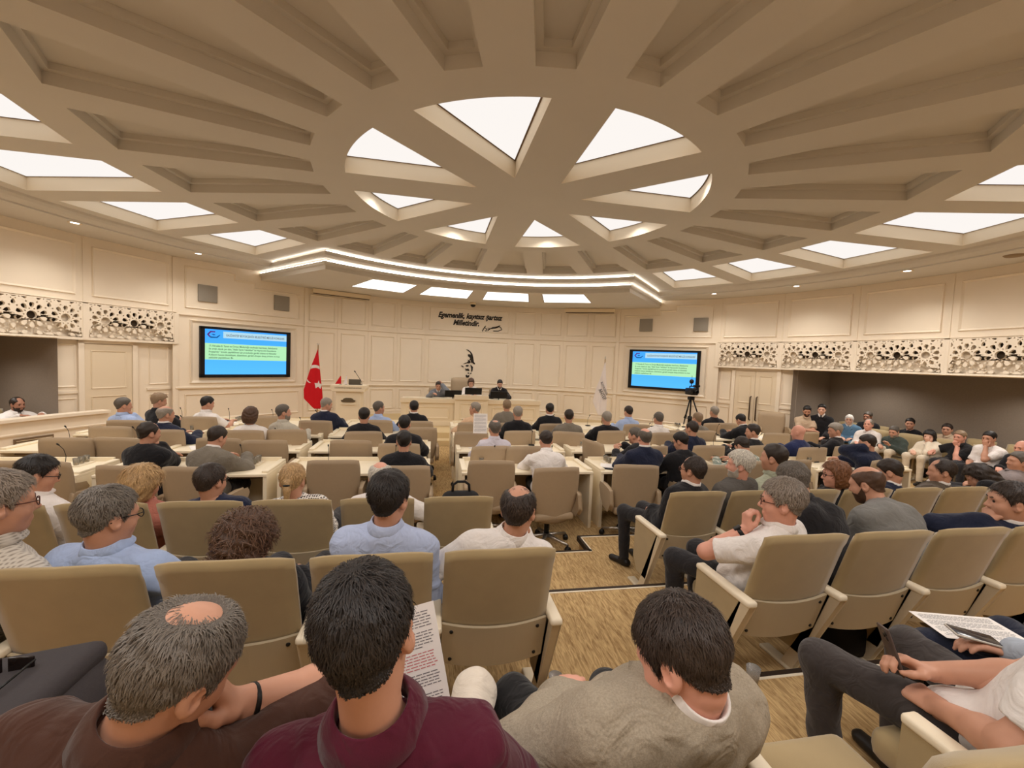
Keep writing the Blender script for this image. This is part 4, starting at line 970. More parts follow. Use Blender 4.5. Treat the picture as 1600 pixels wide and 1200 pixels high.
def rot(ax, a):
    c, s = math.cos(a), math.sin(a); i, j = {'x': (1, 2), 'y': (2, 0), 'z': (0, 1)}[ax]; R = np.eye(3); R[i, i] = c; R[j, j] = c; R[i, j] = -s; R[j, i] = s; return R
HEAD = [('e', (0, -0.012, 0.032), (0.075, 0.097, 0.092), None), ('e', (0, 0.026, -0.03), (0.062, 0.068, 0.085), None), ('e', (0, 0.030, -0.076), (0.050, 0.052, 0.042), None),
        ('e', (0, 0.066, -0.100), (0.024, 0.020, 0.019), None), ('e', (0.042, 0.056, -0.030), (0.024, 0.026, 0.028), None), ('e', (-0.042, 0.056, -0.030), (0.024, 0.026, 0.028), None),
        ('c', (-0.040, 0.074, 0.026), (0.040, 0.074, 0.026), 0.013, 0.013)]
NOSE = [('c', (0, 0.084, 0.014), (0, 0.108, -0.026), 0.008, 0.0125), ('e', (0.0125, 0.094, -0.031), (0.009, 0.011, 0.008), None), ('e', (-0.0125, 0.094, -0.031), (0.009, 0.011, 0.008), None),
        ('c', (-0.020, 0.086, -0.062), (0.020, 0.086, -0.062), 0.008, 0.008), ('c', (-0.016, 0.085, -0.071), (0.016, 0.085, -0.071), 0.008, 0.008)]
EARR = rot('z', rad(20)); EARL = rot('z', rad(-20))
EARS = [('e', (0.079, -0.012, -0.008), (0.010, 0.021, 0.032), EARL), ('e', (-0.079, -0.012, -0.008), (0.010, 0.021, 0.032), EARR), ('e', (0.074, -0.002, -0.030), (0.009, 0.011, 0.015), None), ('e', (-0.074, -0.002, -0.030), (0.009, 0.011, 0.015), None)]
def head_mesh(h, necklo):
    """necklo: neck base in head space"""
    F, lo, ax = grid_field(HEAD+[('c', (0, -0.022, -0.055), tuple(necklo), 0.051, 0.056)], h, 0.03, 0.02, (-0.105, -0.20, -0.25), (0.105, 0.14, 0.145))
    P = np.stack(np.meshgrid(*ax, indexing='ij'), -1)
    for p in NOSE+EARS:
        d = prim_d(P, p); k = 0.012; hh = np.maximum(k-np.abs(F-d), 0)/k; F = np.minimum(F, d)-hh*hh*k*0.25
    for sx in (-1, 1):
        d = d_ell(P, (sx*0.032, 0.094, 0.008), (0.017, 0.013, 0.011)); k = 0.010; hh = np.maximum(k-np.abs(-F-d), 0)/k; F = np.maximum(F, -d)+hh*hh*k*0.25
        d = d_ell(P, (sx*0.088, -0.006, -0.006), (0.006, 0.011, 0.018)); F = np.maximum(F, -d)
    return surf_net(F, lo, h)
HY = [-0.14, -0.10, -0.075, -0.050, -0.034, -0.020, 0.000, 0.012, 0.022, 0.030, 0.045, 0.062, 0.080, 0.12]
HZ = [-0.066, -0.064, -0.058, -0.040, -0.010, 0.022, 0.026, 0.010, -0.016, 0.015, 0.045, 0.066, 0.078, 0.080]
def smooth(a, b, x): q = np.clip((x-a)/(b-a), 0, 1); return q*q*(3-2*q)
def hair_mesh(style, h, seed, t=0.012):
    lo, hi = (-0.16, -0.20, -0.30), (0.16, 0.15, 0.19)
    ax = [np.arange(lo[i], hi[i]+h, h) for i in range(3)]; P = np.stack(np.meshgrid(*ax, indexing='ij'), -1)
    d = d_ell(P, (0, -0.012, 0.034), (0.077, 0.098, 0.092)); d2 = d_ell(P, (0, 0.02, -0.03), (0.066, 0.068, 0.088)); dn = d_cap(P, (0, -0.022, -0.055), (0, -0.05, -0.15), 0.056, 0.06)
    k = 0.03
    for q in (d2, dn): hh = np.maximum(k-np.abs(d-q), 0)/k; d = np.minimum(d, q)-hh*hh*k*0.25
    x, y, z = P[..., 0], P[..., 1], P[..., 2]; line = np.interp(y, HY, HZ)
    tt = t*(0.20+0.95*np.clip((z+0.035)/0.12, 0, 1))
    if style in ('bald', 'ring', 'recede', 'shaved'): tt = t*(0.4+0.5*np.clip((z+0.08)/0.1, 0, 1))
    if style == 'tousled': tt = tt+0.010
    bald = {'spot': ((0, -0.035, 0.135), (0.050, 0.062, 0.060)), 'ring': ((0, -0.005, 0.135), (0.067, 0.125, 0.083)), 'recede': ((0, 0.085, 0.115), (0.066, 0.085, 0.060)), 'shaved': None}.get(style)
    if bald: e = smooth(-0.016, 0.014, d_ell(P, *bald)); tt = tt*e-0.007*(1-e)
    n = folds(P, seed, 0.0022 if style not in ('curly', 'tousled', 'bob', 'long') else 0.006, 150 if style not in ('curly', 'tousled') else 110)
    F = np.maximum(d-tt+n, (line-z)*0.8)
    def un(G): 
        nonlocal F; k = 0.02; hh = np.maximum(k-np.abs(F-G), 0)/k; F = np.minimum(F, G)-hh*hh*k*0.25
    face = np.maximum(y-0.02, -1)  # stays behind this
    if style in ('bob', 'long', 'curly'):
        zb = {'bob': -0.115, 'long': -0.27, 'curly': -0.25}[style]
        G = d_ell(P, (0, -0.030, -0.02), (0.102, 0.100, 0.13))
        if style != 'bob': G = np.minimum(G, d_cap(P, (0, -0.062, -0.05), (0, -0.085, -0.24), 0.085, 0.075 if style == 'long' else 0.10))
        G = G+n*(1.6 if style == 'curly' else 1.0)
        G = np.maximum(np.maximum(G, y-0.028-0.25*np.clip(z, 0, 1)), zb-z); G = np.maximum(G, -(d-0.002)*0.2-0.002) if False else G; un(G)
        un(np.maximum(d-t*1.6+n, (np.interp(y, HY, HZ)-z)*0.8))
    if style in ('pony', 'bun'):
        G = d_cap(P, (0, -0.115, 0.005), (0.004, -0.128, -0.05), 0.026, 0.024)
        G = np.minimum(G, d_cap(P, (0.004, -0.128, -0.05), (0.006, -0.118, -0.17), 0.026, 0.013))+n; un(G)
    V, Q = surf_net(F, np.array(lo), h); return V, Q
def beard_mesh(h, t=0.0045):
    lo, hi = (-0.10, -0.03, -0.15), (0.10, 0.14, 0.02); ax = [np.arange(lo[i], hi[i]+h, h) for i in range(3)]; P = np.stack(np.meshgrid(*ax, indexing='ij'), -1)
    d = 0.5
    for p in HEAD:
        q = prim_d(P, p); k = 0.03; hh = np.maximum(k-np.abs(d-q), 0)/k; d = np.minimum(d, q)-hh*hh*k*0.25
    x, y, z = P[..., 0], P[..., 1], P[..., 2]
    top = np.interp(y, [0.0, 0.02, 0.05, 0.075, 0.09, 0.12], [0.0, -0.02, -0.055, -0.045, -0.042, -0.042])
    F = np.maximum(np.maximum(d-t, z-top), 0.006-y); F = np.maximum(F, -d_ell(P, (0, 0.092, -0.066), (0.021, 0.03, 0.008)))
    return surf_net(F, np.array(lo), h)
def hand_prims(curl, spread=1.0, thumb=0.5, side=1):
    """wrist at origin, fingers along +y, back of hand +z, thumb on +x*side"""
    pr = [('f', (0, -0.03, 0), (0, 0.01, 0), 0.019, 0.017, (1, 0, 0), 1.45), ('f', (0, 0.015, -0.002), (0, 0.082, -0.002), 0.015, 0.0135, (1, 0, 0), 2.55), ('e', (side*0.022, 0.035, -0.010), (0.016, 0.028, 0.013), None)]
    for i, (x, l, bx) in enumerate(((0.030, 0.070, 0), (0.010, 0.080, 0.004), (-0.010, 0.074, 0.002), (-0.029, 0.057, -0.006))):
        p = np.array((side*x, 0.090+bx, 0.0)); a = 0.0; r = 0.0092 if i < 3 else 0.008; pr.append(('c', (side*x*0.75, 0.04, 0.0), tuple(p), 0.011, 0.0102))
        for j, f in enumerate((0.46, 0.31, 0.23)):
            a += curl*(0.95, 1.15, 0.75)[j]+0.06; sp = math.radians(spread*(4, 1, -2, -6)[i])*side
            q = p+l*f*np.array((math.sin(sp), math.cos(a)*math.cos(sp), -math.sin(a))); pr.append(('c', tuple(p), tuple(q), r, r-0.0008)); p = q; r -= 0.0009
    t = thumb
    p0 = np.array((side*0.026, 0.018, -0.010)); p1 = p0+np.array((side*(0.026-0.012*t), 0.030, -0.010-0.016*t)); p2 = p1+np.array((side*(0.010-0.022*t), 0.028, -0.006-0.012*t)); p3 = p2+np.array((side*(0.002-0.018*t), 0.022, -0.004-0.006*t))
    pr += [('c', tuple(p0), tuple(p1), 0.0155, 0.0120), ('c', tuple(p1), tuple(p2), 0.0112, 0.0102), ('c', tuple(p2), tuple(p3), 0.0100, 0.0082)]
    return pr
def ik(Sh, W, l1, l2, hint):
    Sh, W, hint = np.asarray(Sh, float), np.asarray(W, float), nrm(hint); d = W-Sh; L = np.linalg.norm(d)
    if L > (l1+l2)*0.995: W = Sh+d/L*(l1+l2)*0.995; d = W-Sh; L = np.linalg.norm(d)
    L = max(L, 0.12); u = d/np.linalg.norm(d); a = (l1*l1-l2*l2+L*L)/(2*L); hh = math.sqrt(max(1e-6, l1*l1-a*a)); p = hint-u*(hint @ u); p = nrm(p); return Sh+u*a+p*hh, W
SKINS = {}
def skin(tone):
    t = {'light': (222, 174, 150), 'tan': (200, 148, 122), 'dark': (172, 122, 98), 'pink': (220, 160, 138)}[tone]
    return mat('skin_'+tone, t, 0.5, noise=0.07, nscale=25, spec=0.35)
def hair_mat(rgb, tag_):
    n = 'hair_'+tag_
    if n in _mats: return _mats[n]
    m = mat(n, rgb, 0.5, noise=0.35, nscale=14, spec=0.4, stretch=(9, 2.2, 5), bump=0.5, bscale=55); return m
HAIRC = {'black': (30, 24, 21), 'dark': (46, 35, 28), 'brown': (78, 54, 38), 'red': (112, 72, 44), 'blond': (166, 134, 92), 'grey': (142, 132, 120), 'dgrey': (92, 84, 76), 'white': (186, 178, 166), 'salt': (116, 104, 92), 'sandy': (136, 112, 86)}
def strands(V, Q, n, L, wd, seed, lift=0.35, whorl=(0, -0.05, 0.11), ragged=0.35):
    """thin tapering locks rooted on a hair shell"""
    r = np.random.RandomState(seed); A = V[Q]
    nr = np.cross(A[:, 2]-A[:, 0], A[:, 3]-A[:, 1]); ar = np.linalg.norm(nr, axis=1); nr = nr/np.maximum(ar, 1e-9)[:, None]
    f = r.choice(len(Q), n, p=ar/ar.sum()); u = r.rand(n, 1); v = r.rand(n, 1)
    p = A[f, 0]*(1-u)*(1-v)+A[f, 1]*u*(1-v)+A[f, 2]*u*v+A[f, 3]*(1-u)*v; N = nr[f]
    w = np.array(whorl); d = p-w; d[:, 2] -= 0.06; d = d-N*(d*N).sum(1, keepdims=True); d /= np.maximum(np.linalg.norm(d, axis=1, keepdims=True), 1e-6)
    d = d+ragged*r.normal(size=(n, 3)); d = d-N*(d*N).sum(1, keepdims=True); d /= np.maximum(np.linalg.norm(d, axis=1, keepdims=True), 1e-6)
    l = L*(0.5+r.rand(n, 1))*np.clip((p[:, 2:3]+0.066)/0.09, 0.16, 1); sd = np.cross(d, N); cen = np.array((0, -0.01, 0.02))
    pts = []
    for k, (a, b) in enumerate(((0.0, -0.002), (0.5, 0.004*lift/0.35), (1.0, 0.001*lift/0.35))):
        q = p+d*l*a; rr = np.linalg.norm(p-cen, axis=1, keepdims=True); qd = q-cen; q = cen+qd/np.maximum(np.linalg.norm(qd, axis=1, keepdims=True), 1e-6)*(rr*0.5+0.5*np.linalg.norm(qd, axis=1, keepdims=True)); q = q+N*b; pts.append(q)
    ww = wd*(0.6+0.8*r.rand(n, 1)); VV = np.concatenate([pts[0]-sd*ww, pts[0]+sd*ww, pts[1]-sd*ww*0.8, pts[1]+sd*ww*0.8, pts[2]-sd*ww*0.12, pts[2]+sd*ww*0.12]); i = np.arange(n)
    QQ = np.concatenate([np.stack([i, i+n, i+3*n, i+2*n], 1), np.stack([i+2*n, i+3*n, i+5*n, i+4*n], 1)]); return VV, QQ

FAB = {}
def cloth_mat(spec):
    """spec: (name, rgb, kind)"""
    nm, rgb, kind = spec
    if nm in _mats: return _mats[nm]
    m = mat(nm, rgb, 0.9, noise=0.06, nscale=70, bump=0.2, bscale=350, spec=0.15, sheen=0.15) if kind != 'tweed' else mat(nm, rgb, 0.95, noise=0.38, nscale=230, bump=0.4, bscale=420, spec=0.1)
    nt = m.node_tree; bs = nt.nodes['Principled BSDF']; tcx = nt.nodes.new('ShaderNodeTexCoord'); nz = nt.nodes.new('ShaderNodeTexNoise'); nz.inputs['Scale'].default_value = 11; nz.inputs['Detail'].default_value = 2; nz.inputs['Distortion'].default_value = 1.6
    nt.links.new(tcx.outputs['Object'], nz.inputs['Vector']); b2 = nt.nodes.new('ShaderNodeBump'); b2.inputs['Strength'].default_value = 0.55; b2.inputs['Distance'].default_value = 0.022
    nt.links.new(nz.outputs['Fac'], b2.inputs['Height']); old = bs.inputs['Normal'].links[0].from_node; nt.links.new(b2.outputs[0], old.inputs['Normal'])
    if kind in ('check', 'dots', 'plaid'):
        nt = m.node_tree; b = nt.nodes['Principled BSDF']; tc = nt.nodes.new('ShaderNodeTexCoord')
        c2 = {'check': (150, 140, 128), 'dots': (34, 30, 30), 'plaid': (132, 146, 136)}[kind]
        if kind == 'dots':
            v = nt.nodes.new('ShaderNodeTexVoronoi'); v.inputs['Scale'].default_value = 62; v.inputs['Randomness'].default_value = 0.15; nt.links.new(tc.outputs['Object'], v.inputs['Vector'])
            mt = nt.nodes.new('ShaderNodeMath'); mt.operation = 'LESS_THAN'; mt.inputs[1].default_value = 0.42; nt.links.new(v.outputs['Distance'], mt.inputs[0]); fac = mt.outputs[0]
        else:
            w1 = nt.nodes.new('ShaderNodeTexWave'); w1.bands_direction = 'X'; w2 = nt.nodes.new('ShaderNodeTexWave'); w2.bands_direction = 'Z'
            for w in (w1, w2): w.inputs['Scale'].default_value = 26 if kind == 'check' else 7; nt.links.new(tc.outputs['Object'], w.inputs['Vector'])
            mt = nt.nodes.new('ShaderNodeMath'); mt.operation = 'MULTIPLY' if kind == 'check' else 'MAXIMUM'; nt.links.new(w1.outputs['Fac'], mt.inputs[0]); nt.links.new(w2.outputs['Fac'], mt.inputs[1]); fac = mt.outputs[0]
        mx = nt.nodes.new('ShaderNodeMix'); mx.data_type = 'RGBA'; mx.inputs[6].default_value = lin(rgb)+(1,); mx.inputs[7].default_value = lin(c2)+(1,)
        nt.links.new(fac, mx.inputs[0]); nt.links.new(mx.outputs[2], b.inputs['Base Color'])
    return m

ARM = {  # wrist targets: offsets from the shoulder line centre in body axes (x right for the right arm, y forward, z up); hint; finger dir; curl
    'desk': ((0.14, 0.40, -0.30), (0.6, -0.3, -0.6), (-0.5, 0.85, -0.03), 0.28),
    'lap': ((0.11, 0.30, -0.42), (0.35, -0.6, -0.4), (-0.6, 0.8, -0.2), 0.4),
    'arm': ((0.27, 0.26, -0.34), (0.9, -0.6, -0.3), (-0.1, 0.95, -0.2), 0.45),
    'fold': ((-0.10, 0.26, -0.26), (0.9, 0.1, -0.5), (-0.95, 0.2, 0.1), 0.3),
    'up': ((0.10, 0.34, -0.10), (0.7, 0.1, -0.8), (-0.4, 0.4, 0.8), 0.5),
}
def person(name_label, hip, head, floor, phi, hair='short', hc='dark', sk='tan', top=('shirt_white', (232, 224, 216), 'plain'), kind='shirt', sleeve='long', collar=None, legs=('trousers_dark', (44, 42, 44), 'plain'),
           hy=0.0, hp=8.0, hr=0.0, R='desk', L='desk', res='far', face=False, beard=None, glasses=None, group=None, wide=1.0, foot=(0.0, 0.0), Rw=None, Lw=None, knee=None, watch=False, seed=None, parts=True, hscale=1.0, ht=0.012, strand=0, spread=0.0, neckfwd=0.0, collarc=None, necklen=0.105, ck=0.30, Rh=None, Lh=None, tw=0.0):
    seed = seed if seed is not None else (abs(hash(name_label)) % 9973 if False else sum(ord(c)*(i+3) for i, c in enumerate(name_label)) % 9973)
    hb, hh, hx = {'far': (0.020, 0.0115, 0.008), 'mid': (0.013, 0.0085, 0.0055), 'near': (0.0095, 0.0055, 0.0038), 'hero': (0.008, 0.0040, 0.0032)}[res]
    a = rad(phi); c, s = math.cos(a), math.sin(a)
    def tol(p): d = np.asarray(p, float)-np.array((hip[0], hip[1], floor)); return np.array((c*d[0]-s*d[1], s*d[0]+c*d[1], d[2]))   # world -> local
    H = tol(head); P0 = np.array((0, 0, 0.565))
    Rh_ = rot('z', -rad(hy)) @ rot('x', -rad(hp)) @ rot('y', rad(hr))            # head axes in the body
    Nb = H+hscale*(Rh_ @ np.array((0, -0.020, -0.055)))                        # skull base
    ax_ = nrm(Nb-P0); C7 = Nb-necklen*nrm(0.75*ax_+0.25*(Rh_ @ np.array((0, 0, 1.0))))
    C7 = C7-np.array((0, neckfwd, 0))
    up = nrm(C7-P0); lat = nrm(np.cross((0, 1, 0), up)) ; lat = np.array((1, 0, 0))-up*up[0]; lat = nrm(lat); 
    if tw: Rt = rot('z', -rad(tw)); lat = nrm(Rt @ lat)
    fw = np.cross(up, lat)
    T = np.linalg.norm(C7-P0); at = lambda u, f=0.0, x=0.0: P0+up*(T*u)+fw*f+lat*x
    sw = 0.163*wide; Sc = at(0.90, -0.005); ShR = Sc+lat*sw-up*0.038; ShL = Sc-lat*sw-up*0.038
    torso = [('f', at(0.07, 0.0), at(0.30, -0.01), 0.112, 0.104, lat, 1.42*wide), ('f', at(0.30, -0.01), at(0.68, -0.012), 0.104, 0.110, lat, 1.40*wide), ('f', at(0.62, -0.02), at(0.86, -0.012), 0.102, 0.074, lat, 1.62*wide),
             ('c', at(0.965, -0.015), ShR-up*0.012, 0.052, 0.058), ('c', at(0.965, -0.015), ShL-up*0.012, 0.052, 0.058), ('e', tuple(at(0.74, -0.055, 0.075)), (0.075, 0.05, 0.10), None), ('e', tuple(at(0.74, -0.055, -0.075)), (0.075, 0.05, 0.10), None)]
    neck = [('c', tuple(C7-up*0.02), tuple(Nb), 0.057, 0.051)]
    arms = {}
    for sd, nm, Sh, custom, hintw in ((1, R, ShR, Rw, Rh), (-1, L, ShL, Lw, Lh)):
        off, hint, fd, curl = ARM.get(nm, ARM['desk'])
        W = Sc+lat*(sd*off[0])+np.array((0, 1, 0))*off[1]+np.array((0, 0, 1))*off[2]
        if nm in ('desk',): W[2] = 0.865
        if nm in ('lap',): W[2] = 0.66
        if nm in ('arm',): W[2] = 0.72
        hint = np.array((sd*hint[0], hint[1], hint[2]), float); fd = np.array((sd*fd[0], fd[1], fd[2]), float); pn = np.array((0, 0, 1.0))
        if custom is not None:                # dict with world wrist, finger dir (body), palm normal (body), curl, hint
            W = tol(custom['w']) if 'w' in custom else H+Rh_ @ np.array(custom['h']); fd = np.array(custom.get('f', fd), float); pn = np.array(custom.get('n', pn), float); curl = custom.get('c', curl); hint = np.array(custom.get('e', hint), float)
        E, W = ik(Sh, W, 0.29, 0.255, hint)
        arms[sd] = (Sh, E, W, nrm(fd), pn, curl, custom or {})
    limb = []
    for sd, (Sh, E, W, fd, pn, curl, cu) in arms.items(): limb += [('c', tuple(Sh), tuple(E), 0.052, 0.042), ('c', tuple(E), tuple(W), 0.043, 0.029)]
    kn = knee or {}; KA = {}
    for sd in (-1, 1):
        K = np.array((sd*(0.13+spread), 0.44, 0.545)); A_ = np.array((sd*(0.12+spread*0.6)+foot[0], 0.42+foot[1], 0.10))
        if sd in kn: K = tol(kn[sd][0]); A_ = tol(kn[sd][1])
        KA[sd] = (K, A_)
    # ---- body mesh
    Vs, Qs = [], []; n0 = 0
    def put(V, Q):
        nonlocal n0
        if len(V) == 0: return
        Vs.append(V); Qs.append(Q+n0); n0 += len(V)
    F, lo, _ = grid_field(torso+neck+limb+[('c', tuple(P0+lat*sd*0.09), tuple(P0+lat*sd*0.09+(KA[sd][0]-P0-lat*sd*0.09)*0.6), 0.072, 0.060) for sd in (-1, 1)], hb*1.15, 0.035)
    put(*surf_net(F, lo, hb*1.15))
    nl = (Rh_.T @ (C7-H))/hscale
    V, Q = head_mesh(hh, nl); V = relax(V, Q, 1, 0.3); put((V*hscale) @ Rh_.T+H, Q)
    hands = {}
    for sd, (Sh, E, W, fd, pn, curl, cu) in arms.items():
        zx = nrm(pn-fd*(pn @ fd)); xx = np.cross(fd, zx); Rm = np.stack([xx, fd, zx], 1)
        pr = hand_prims(curl, 1.0, cu.get('t', 0.5), -sd); fore = [('c', tuple(E+(Sh-E)*0.3), tuple(E), 0.036, 0.0425), ('c', tuple(E), tuple(E+(W-E)*0.35), 0.0435, 0.045), ('c', tuple(E+(W-E)*0.3), tuple(W+fd*0.012), 0.045, 0.0255)]
        if res in ('near', 'hero'):         # forearm and hand in one smooth surface
            tr = lambda q: tuple(Rm @ np.asarray(q)+W)
            pb = [(p[0], tr(p[1]), tr(p[2]))+p[3:5]+((Rm @ np.asarray(p[5]), p[6]) if p[0] == 'f' else ()) if p[0] != 'e' else ('e', tr(p[1]), p[2], Rm) for p in pr]
            F, lo, _ = grid_field(pb+fore, hx, 0.013, 0.014); V, Q = surf_net(F, lo, hx); V = relax(V, Q, 2, 0.4); put(V, Q)
        else:
            F, lo, _ = grid_field(pr, hx, 0.011, 0.012); V, Q = surf_net(F, lo, hx); V = relax(V, Q, 1, 0.35); put(V @ Rm.T+W, Q)
            h2 = max(hx*1.4, hb*0.6); F, lo, _ = grid_field(fore, h2, 0.03); put(*surf_net(F, lo, h2))
        hands[sd] = (W, Rm)
    root = link('person', np_mesh('person', np.concatenate(Vs), np.concatenate(Qs)), skin(sk))
    root.location = (hip[0], hip[1], floor); root.rotation_euler = (0, 0, -a)
    tag(root, name_label, 'person', group)
    def add(nm, V, Q, m, lab=None, parent=None):
        if len(V) == 0: return None
        o = link(nm, np_mesh(nm, V, Q), m, root if parent is None else parent)
        if lab: o['label'] = lab
        return o
    def hd(V): return (V*hscale) @ Rh_.T+H
    # ---- clothes
    g = {'shirt': 0.013, 'tee': 0.012, 'polo': 0.014, 'jacket': 0.026, 'blouse': 0.016}[kind]
    pr = vary(torso, g)
    for sd, (Sh, E, W, fd, pn, curl, cu) in arms.items():
        ga = g+(0.006 if kind != 'jacket' else 0.008)
        if sleeve == 'short': E1 = Sh+(E-Sh)*0.78; pr += [('c', tuple(Sh), tuple(E1), 0.054+ga, 0.052+ga)]
        elif sleeve == 'rolled': pr += [('c', tuple(Sh), tuple(E), 0.052+ga, 0.044+ga), ('c', tuple(E), tuple(E+(W-E)*0.15), 0.046+ga, 0.046+ga)]
        else: pr += [('c', tuple(Sh), tuple(E), 0.053+ga, 0.043+ga), ('c', tuple(E), tuple(E+(W-E)*0.90), 0.043+ga, 0.031+ga)]
    pr += vary([('c', tuple(P0+lat*0.085), tuple(P0+lat*0.09+np.array((0, 0.10, 0))), 0.085, 0.08), ('c', tuple(P0-lat*0.085), tuple(P0-lat*0.09+np.array((0, 0.10, 0))), 0.085, 0.08)], g)
    F, lo, axs = grid_field(pr, hb, 0.04)
    Pg = np.stack(np.meshgrid(*axs, indexing='ij'), -1); F = F+folds(Pg, seed, 0.0045 if kind != 'jacket' else 0.0036, 46)+creases(Pg, seed+1, 0.0050 if kind != 'jacket' else 0.0036); F = np.maximum(F, (P0[2]-0.06)-Pg[..., 2])
    nk = d_cap(Pg, C7-up*0.10, Nb+up*0.10, 0.056, 0.054); F = np.maximum(F, -(nk-0.002))
    for sd, (Sh, E, W, fd, pn, curl, cu) in (arms.items() if sleeve != 'long' else ()):       # open sleeve ends
        e0, e1 = (Sh, E) if sleeve == 'short' else (E, W)
        cut = e0+(e1-e0)*{'short': 0.80, 'rolled': 0.16, 'long': 0.90}[sleeve]; dr = nrm(e1-e0)
        near = d_cap(Pg, cut, cut+dr*0.10, 0.070, 0.06); F = np.where(near < 0.02, np.maximum(F, np.maximum(((Pg-cut) @ dr), -1)), F)
    V, Q = surf_net(F, lo, hb); V = relax(V, Q, 1, 0.4)
    mt = cloth_mat(top); garment = add('jacket' if kind == 'jacket' else 'shirt' if kind in ('shirt', 'polo') else 'blouse' if kind == 'blouse' else 't_shirt', V, Q, mt)
    # collars: folded bands swept round the neck
    def collar_mesh(prof, gap=0.0, dip=0.030, front=0.012):
        nd = nrm((Nb-C7)*0.5+up*0.06); l2 = nrm(lat-nd*(lat @ nd)); f2 = np.cross(nd, l2); n = 36 if res in ('near', 'hero') else 18
        th = np.linspace(math.pi/2+gap, math.pi*2.5-gap, n+1); V = []
        for t in th:
            fr_ = max(0.0, math.sin(t)); bk_ = max(0.0, -math.sin(t))
            for r_, h_ in prof:
                q = C7+(Nb-C7)*ck+f2*(0.004+front*0.4); V.append(q+l2*(r_*math.cos(t))+f2*((r_*1.02+front*fr_)*math.sin(t))+nd*(h_-dip*fr_**1.5+0.006*bk_))
        m = len(prof); V = np.array(V); Q = np.array([(i*m+j, i*m+(j+1) % m, (i+1)*m+(j+1) % m, (i+1)*m+j) for i in range(n) for j in range(m)])
        return V, Q
    if kind in ('shirt', 'polo'):
        w_ = 0.006 if kind == 'polo' else 0.0
        V, Q = collar_mesh([(0.066, -0.03), (0.0635, 0.028), (0.0660, 0.032), (0.0695, 0.030), (0.079+w_, 0.004), (0.089+w_*1.5, -0.014-w_), (0.087+w_*1.5, -0.017-w_), (0.075, 0.0), (0.071, 0.018), (0.071, -0.03)], 0.30); add('collar', V, Q, mt)
    if kind == 'jacket':
        V, Q = collar_mesh([(0.074, -0.04), (0.0705, 0.012), (0.074, 0.018), (0.080, 0.015), (0.096, -0.020), (0.109, -0.045), (0.104, -0.047), (0.088, -0.02), (0.080, -0.04)], 0.55, 0.075, 0.025); add('jacket_collar', V, Q, mt)
        if collar: V, Q = collar_mesh([(0.064, -0.03), (0.0615, 0.034), (0.0645, 0.039), (0.0685, 0.036), (0.074, 0.010), (0.075, -0.02), (0.068, -0.03)], 0.22); add('shirt_collar', V, Q, cloth_mat(collar), 'white shirt collar')
    if kind in ('tee', 'blouse'):
        V, Q = collar_mesh([(0.072, -0.022), (0.067, -0.002), (0.070, 0.003), (0.075, -0.001), (0.084, -0.018), (0.078, -0.022)], 0.0, 0.045, 0.02); add('neckband', V, Q, mt)
    hcl = max(0.005, hb*0.55)
    if kind == 'jacket' and sleeve == 'long' and collar and res != 'far':
        for sd, (Sh, E, W, fd, pn, curl, cu) in arms.items():
            F, lo, _ = grid_field([('c', tuple(E+(W-E)*0.86), tuple(E+(W-E)*0.97), 0.040, 0.038)], hcl, 0.01); V, Q = surf_net(F, lo, hcl); add('cuff', V, Q, cloth_mat(collar))
    # trousers and shoes
    for sd in (-1, 1):
        hp_ = P0+np.array((sd*0.09, 0.0, -0.01)); K, A_ = KA[sd]
        h_ = max(hb, 0.012) if res in ('near', 'hero') else 0.022
        F, lo, axs = grid_field([('c', tuple(hp_), tuple(K), 0.088, 0.066), ('c', tuple(K), tuple(A_), 0.064, 0.052)], h_, 0.04)
        Pg = np.stack(np.meshgrid(*axs, indexing='ij'), -1); F = F+folds(Pg, seed+7+sd, 0.004, 50); V, Q = surf_net(F, lo, h_); V = relax(V, Q, 1, 0.4); add('trouser_leg', V, Q, cloth_mat(legs))
        d_ = nrm(np.array((0.15*sd, 1, 0.0))); sh = A_+np.array((0, 0, -0.06))
        F, lo, _ = grid_field([('f', tuple(sh-d_*0.04+np.array((0, 0, 0.0))), tuple(sh+d_*0.15-np.array((0, 0, 0.01))), 0.036, 0.030, (1, 0, 0), 1.15), ('c', tuple(A_), tuple(sh), 0.042, 0.04)], 0.014, 0.02); V, Q = surf_net(F, lo, 0.014); add('shoe', relax(V, Q, 1, 0.4), Q, M_SHOE)
    # hair
    if hair == 'scarf':
        ax = [np.arange(l_, h_+hh, hh) for l_, h_ in ((-0.13, 0.13), (-0.16, 0.14), (-0.25, 0.16))]; P = np.stack(np.meshgrid(*ax, indexing='ij'), -1)
        d = np.minimum(d_ell(P, (0, -0.015, 0.03), (0.086, 0.108, 0.102)), d_ell(P, (0, -0.0, -0.05), (0.080, 0.085, 0.085))); d = np.minimum(d, d_cap(P, (0, -0.02, -0.08), (0, -0.03, -0.19), 0.075, 0.11))
        d = d+folds(P, seed, 0.003, 90); d = np.maximum(d, -d_ell(P, (0, 0.095, -0.02), (0.056, 0.06, 0.080))); V, Q = surf_net(d, np.array([q[0] for q in ax]), hh); add('headscarf', hd(V), Q, cloth_mat(('scarf_white', (228, 222, 214), 'plain')))
    elif hair != 'none':
        V, Q = hair_mesh(hair, hh*1.0 if res != 'far' else 0.012, seed, ht); V = relax(V, Q, 1, 0.35); hm = hair_mat(HAIRC[hc], hc); ho = add('hair', hd(V), Q, hm)
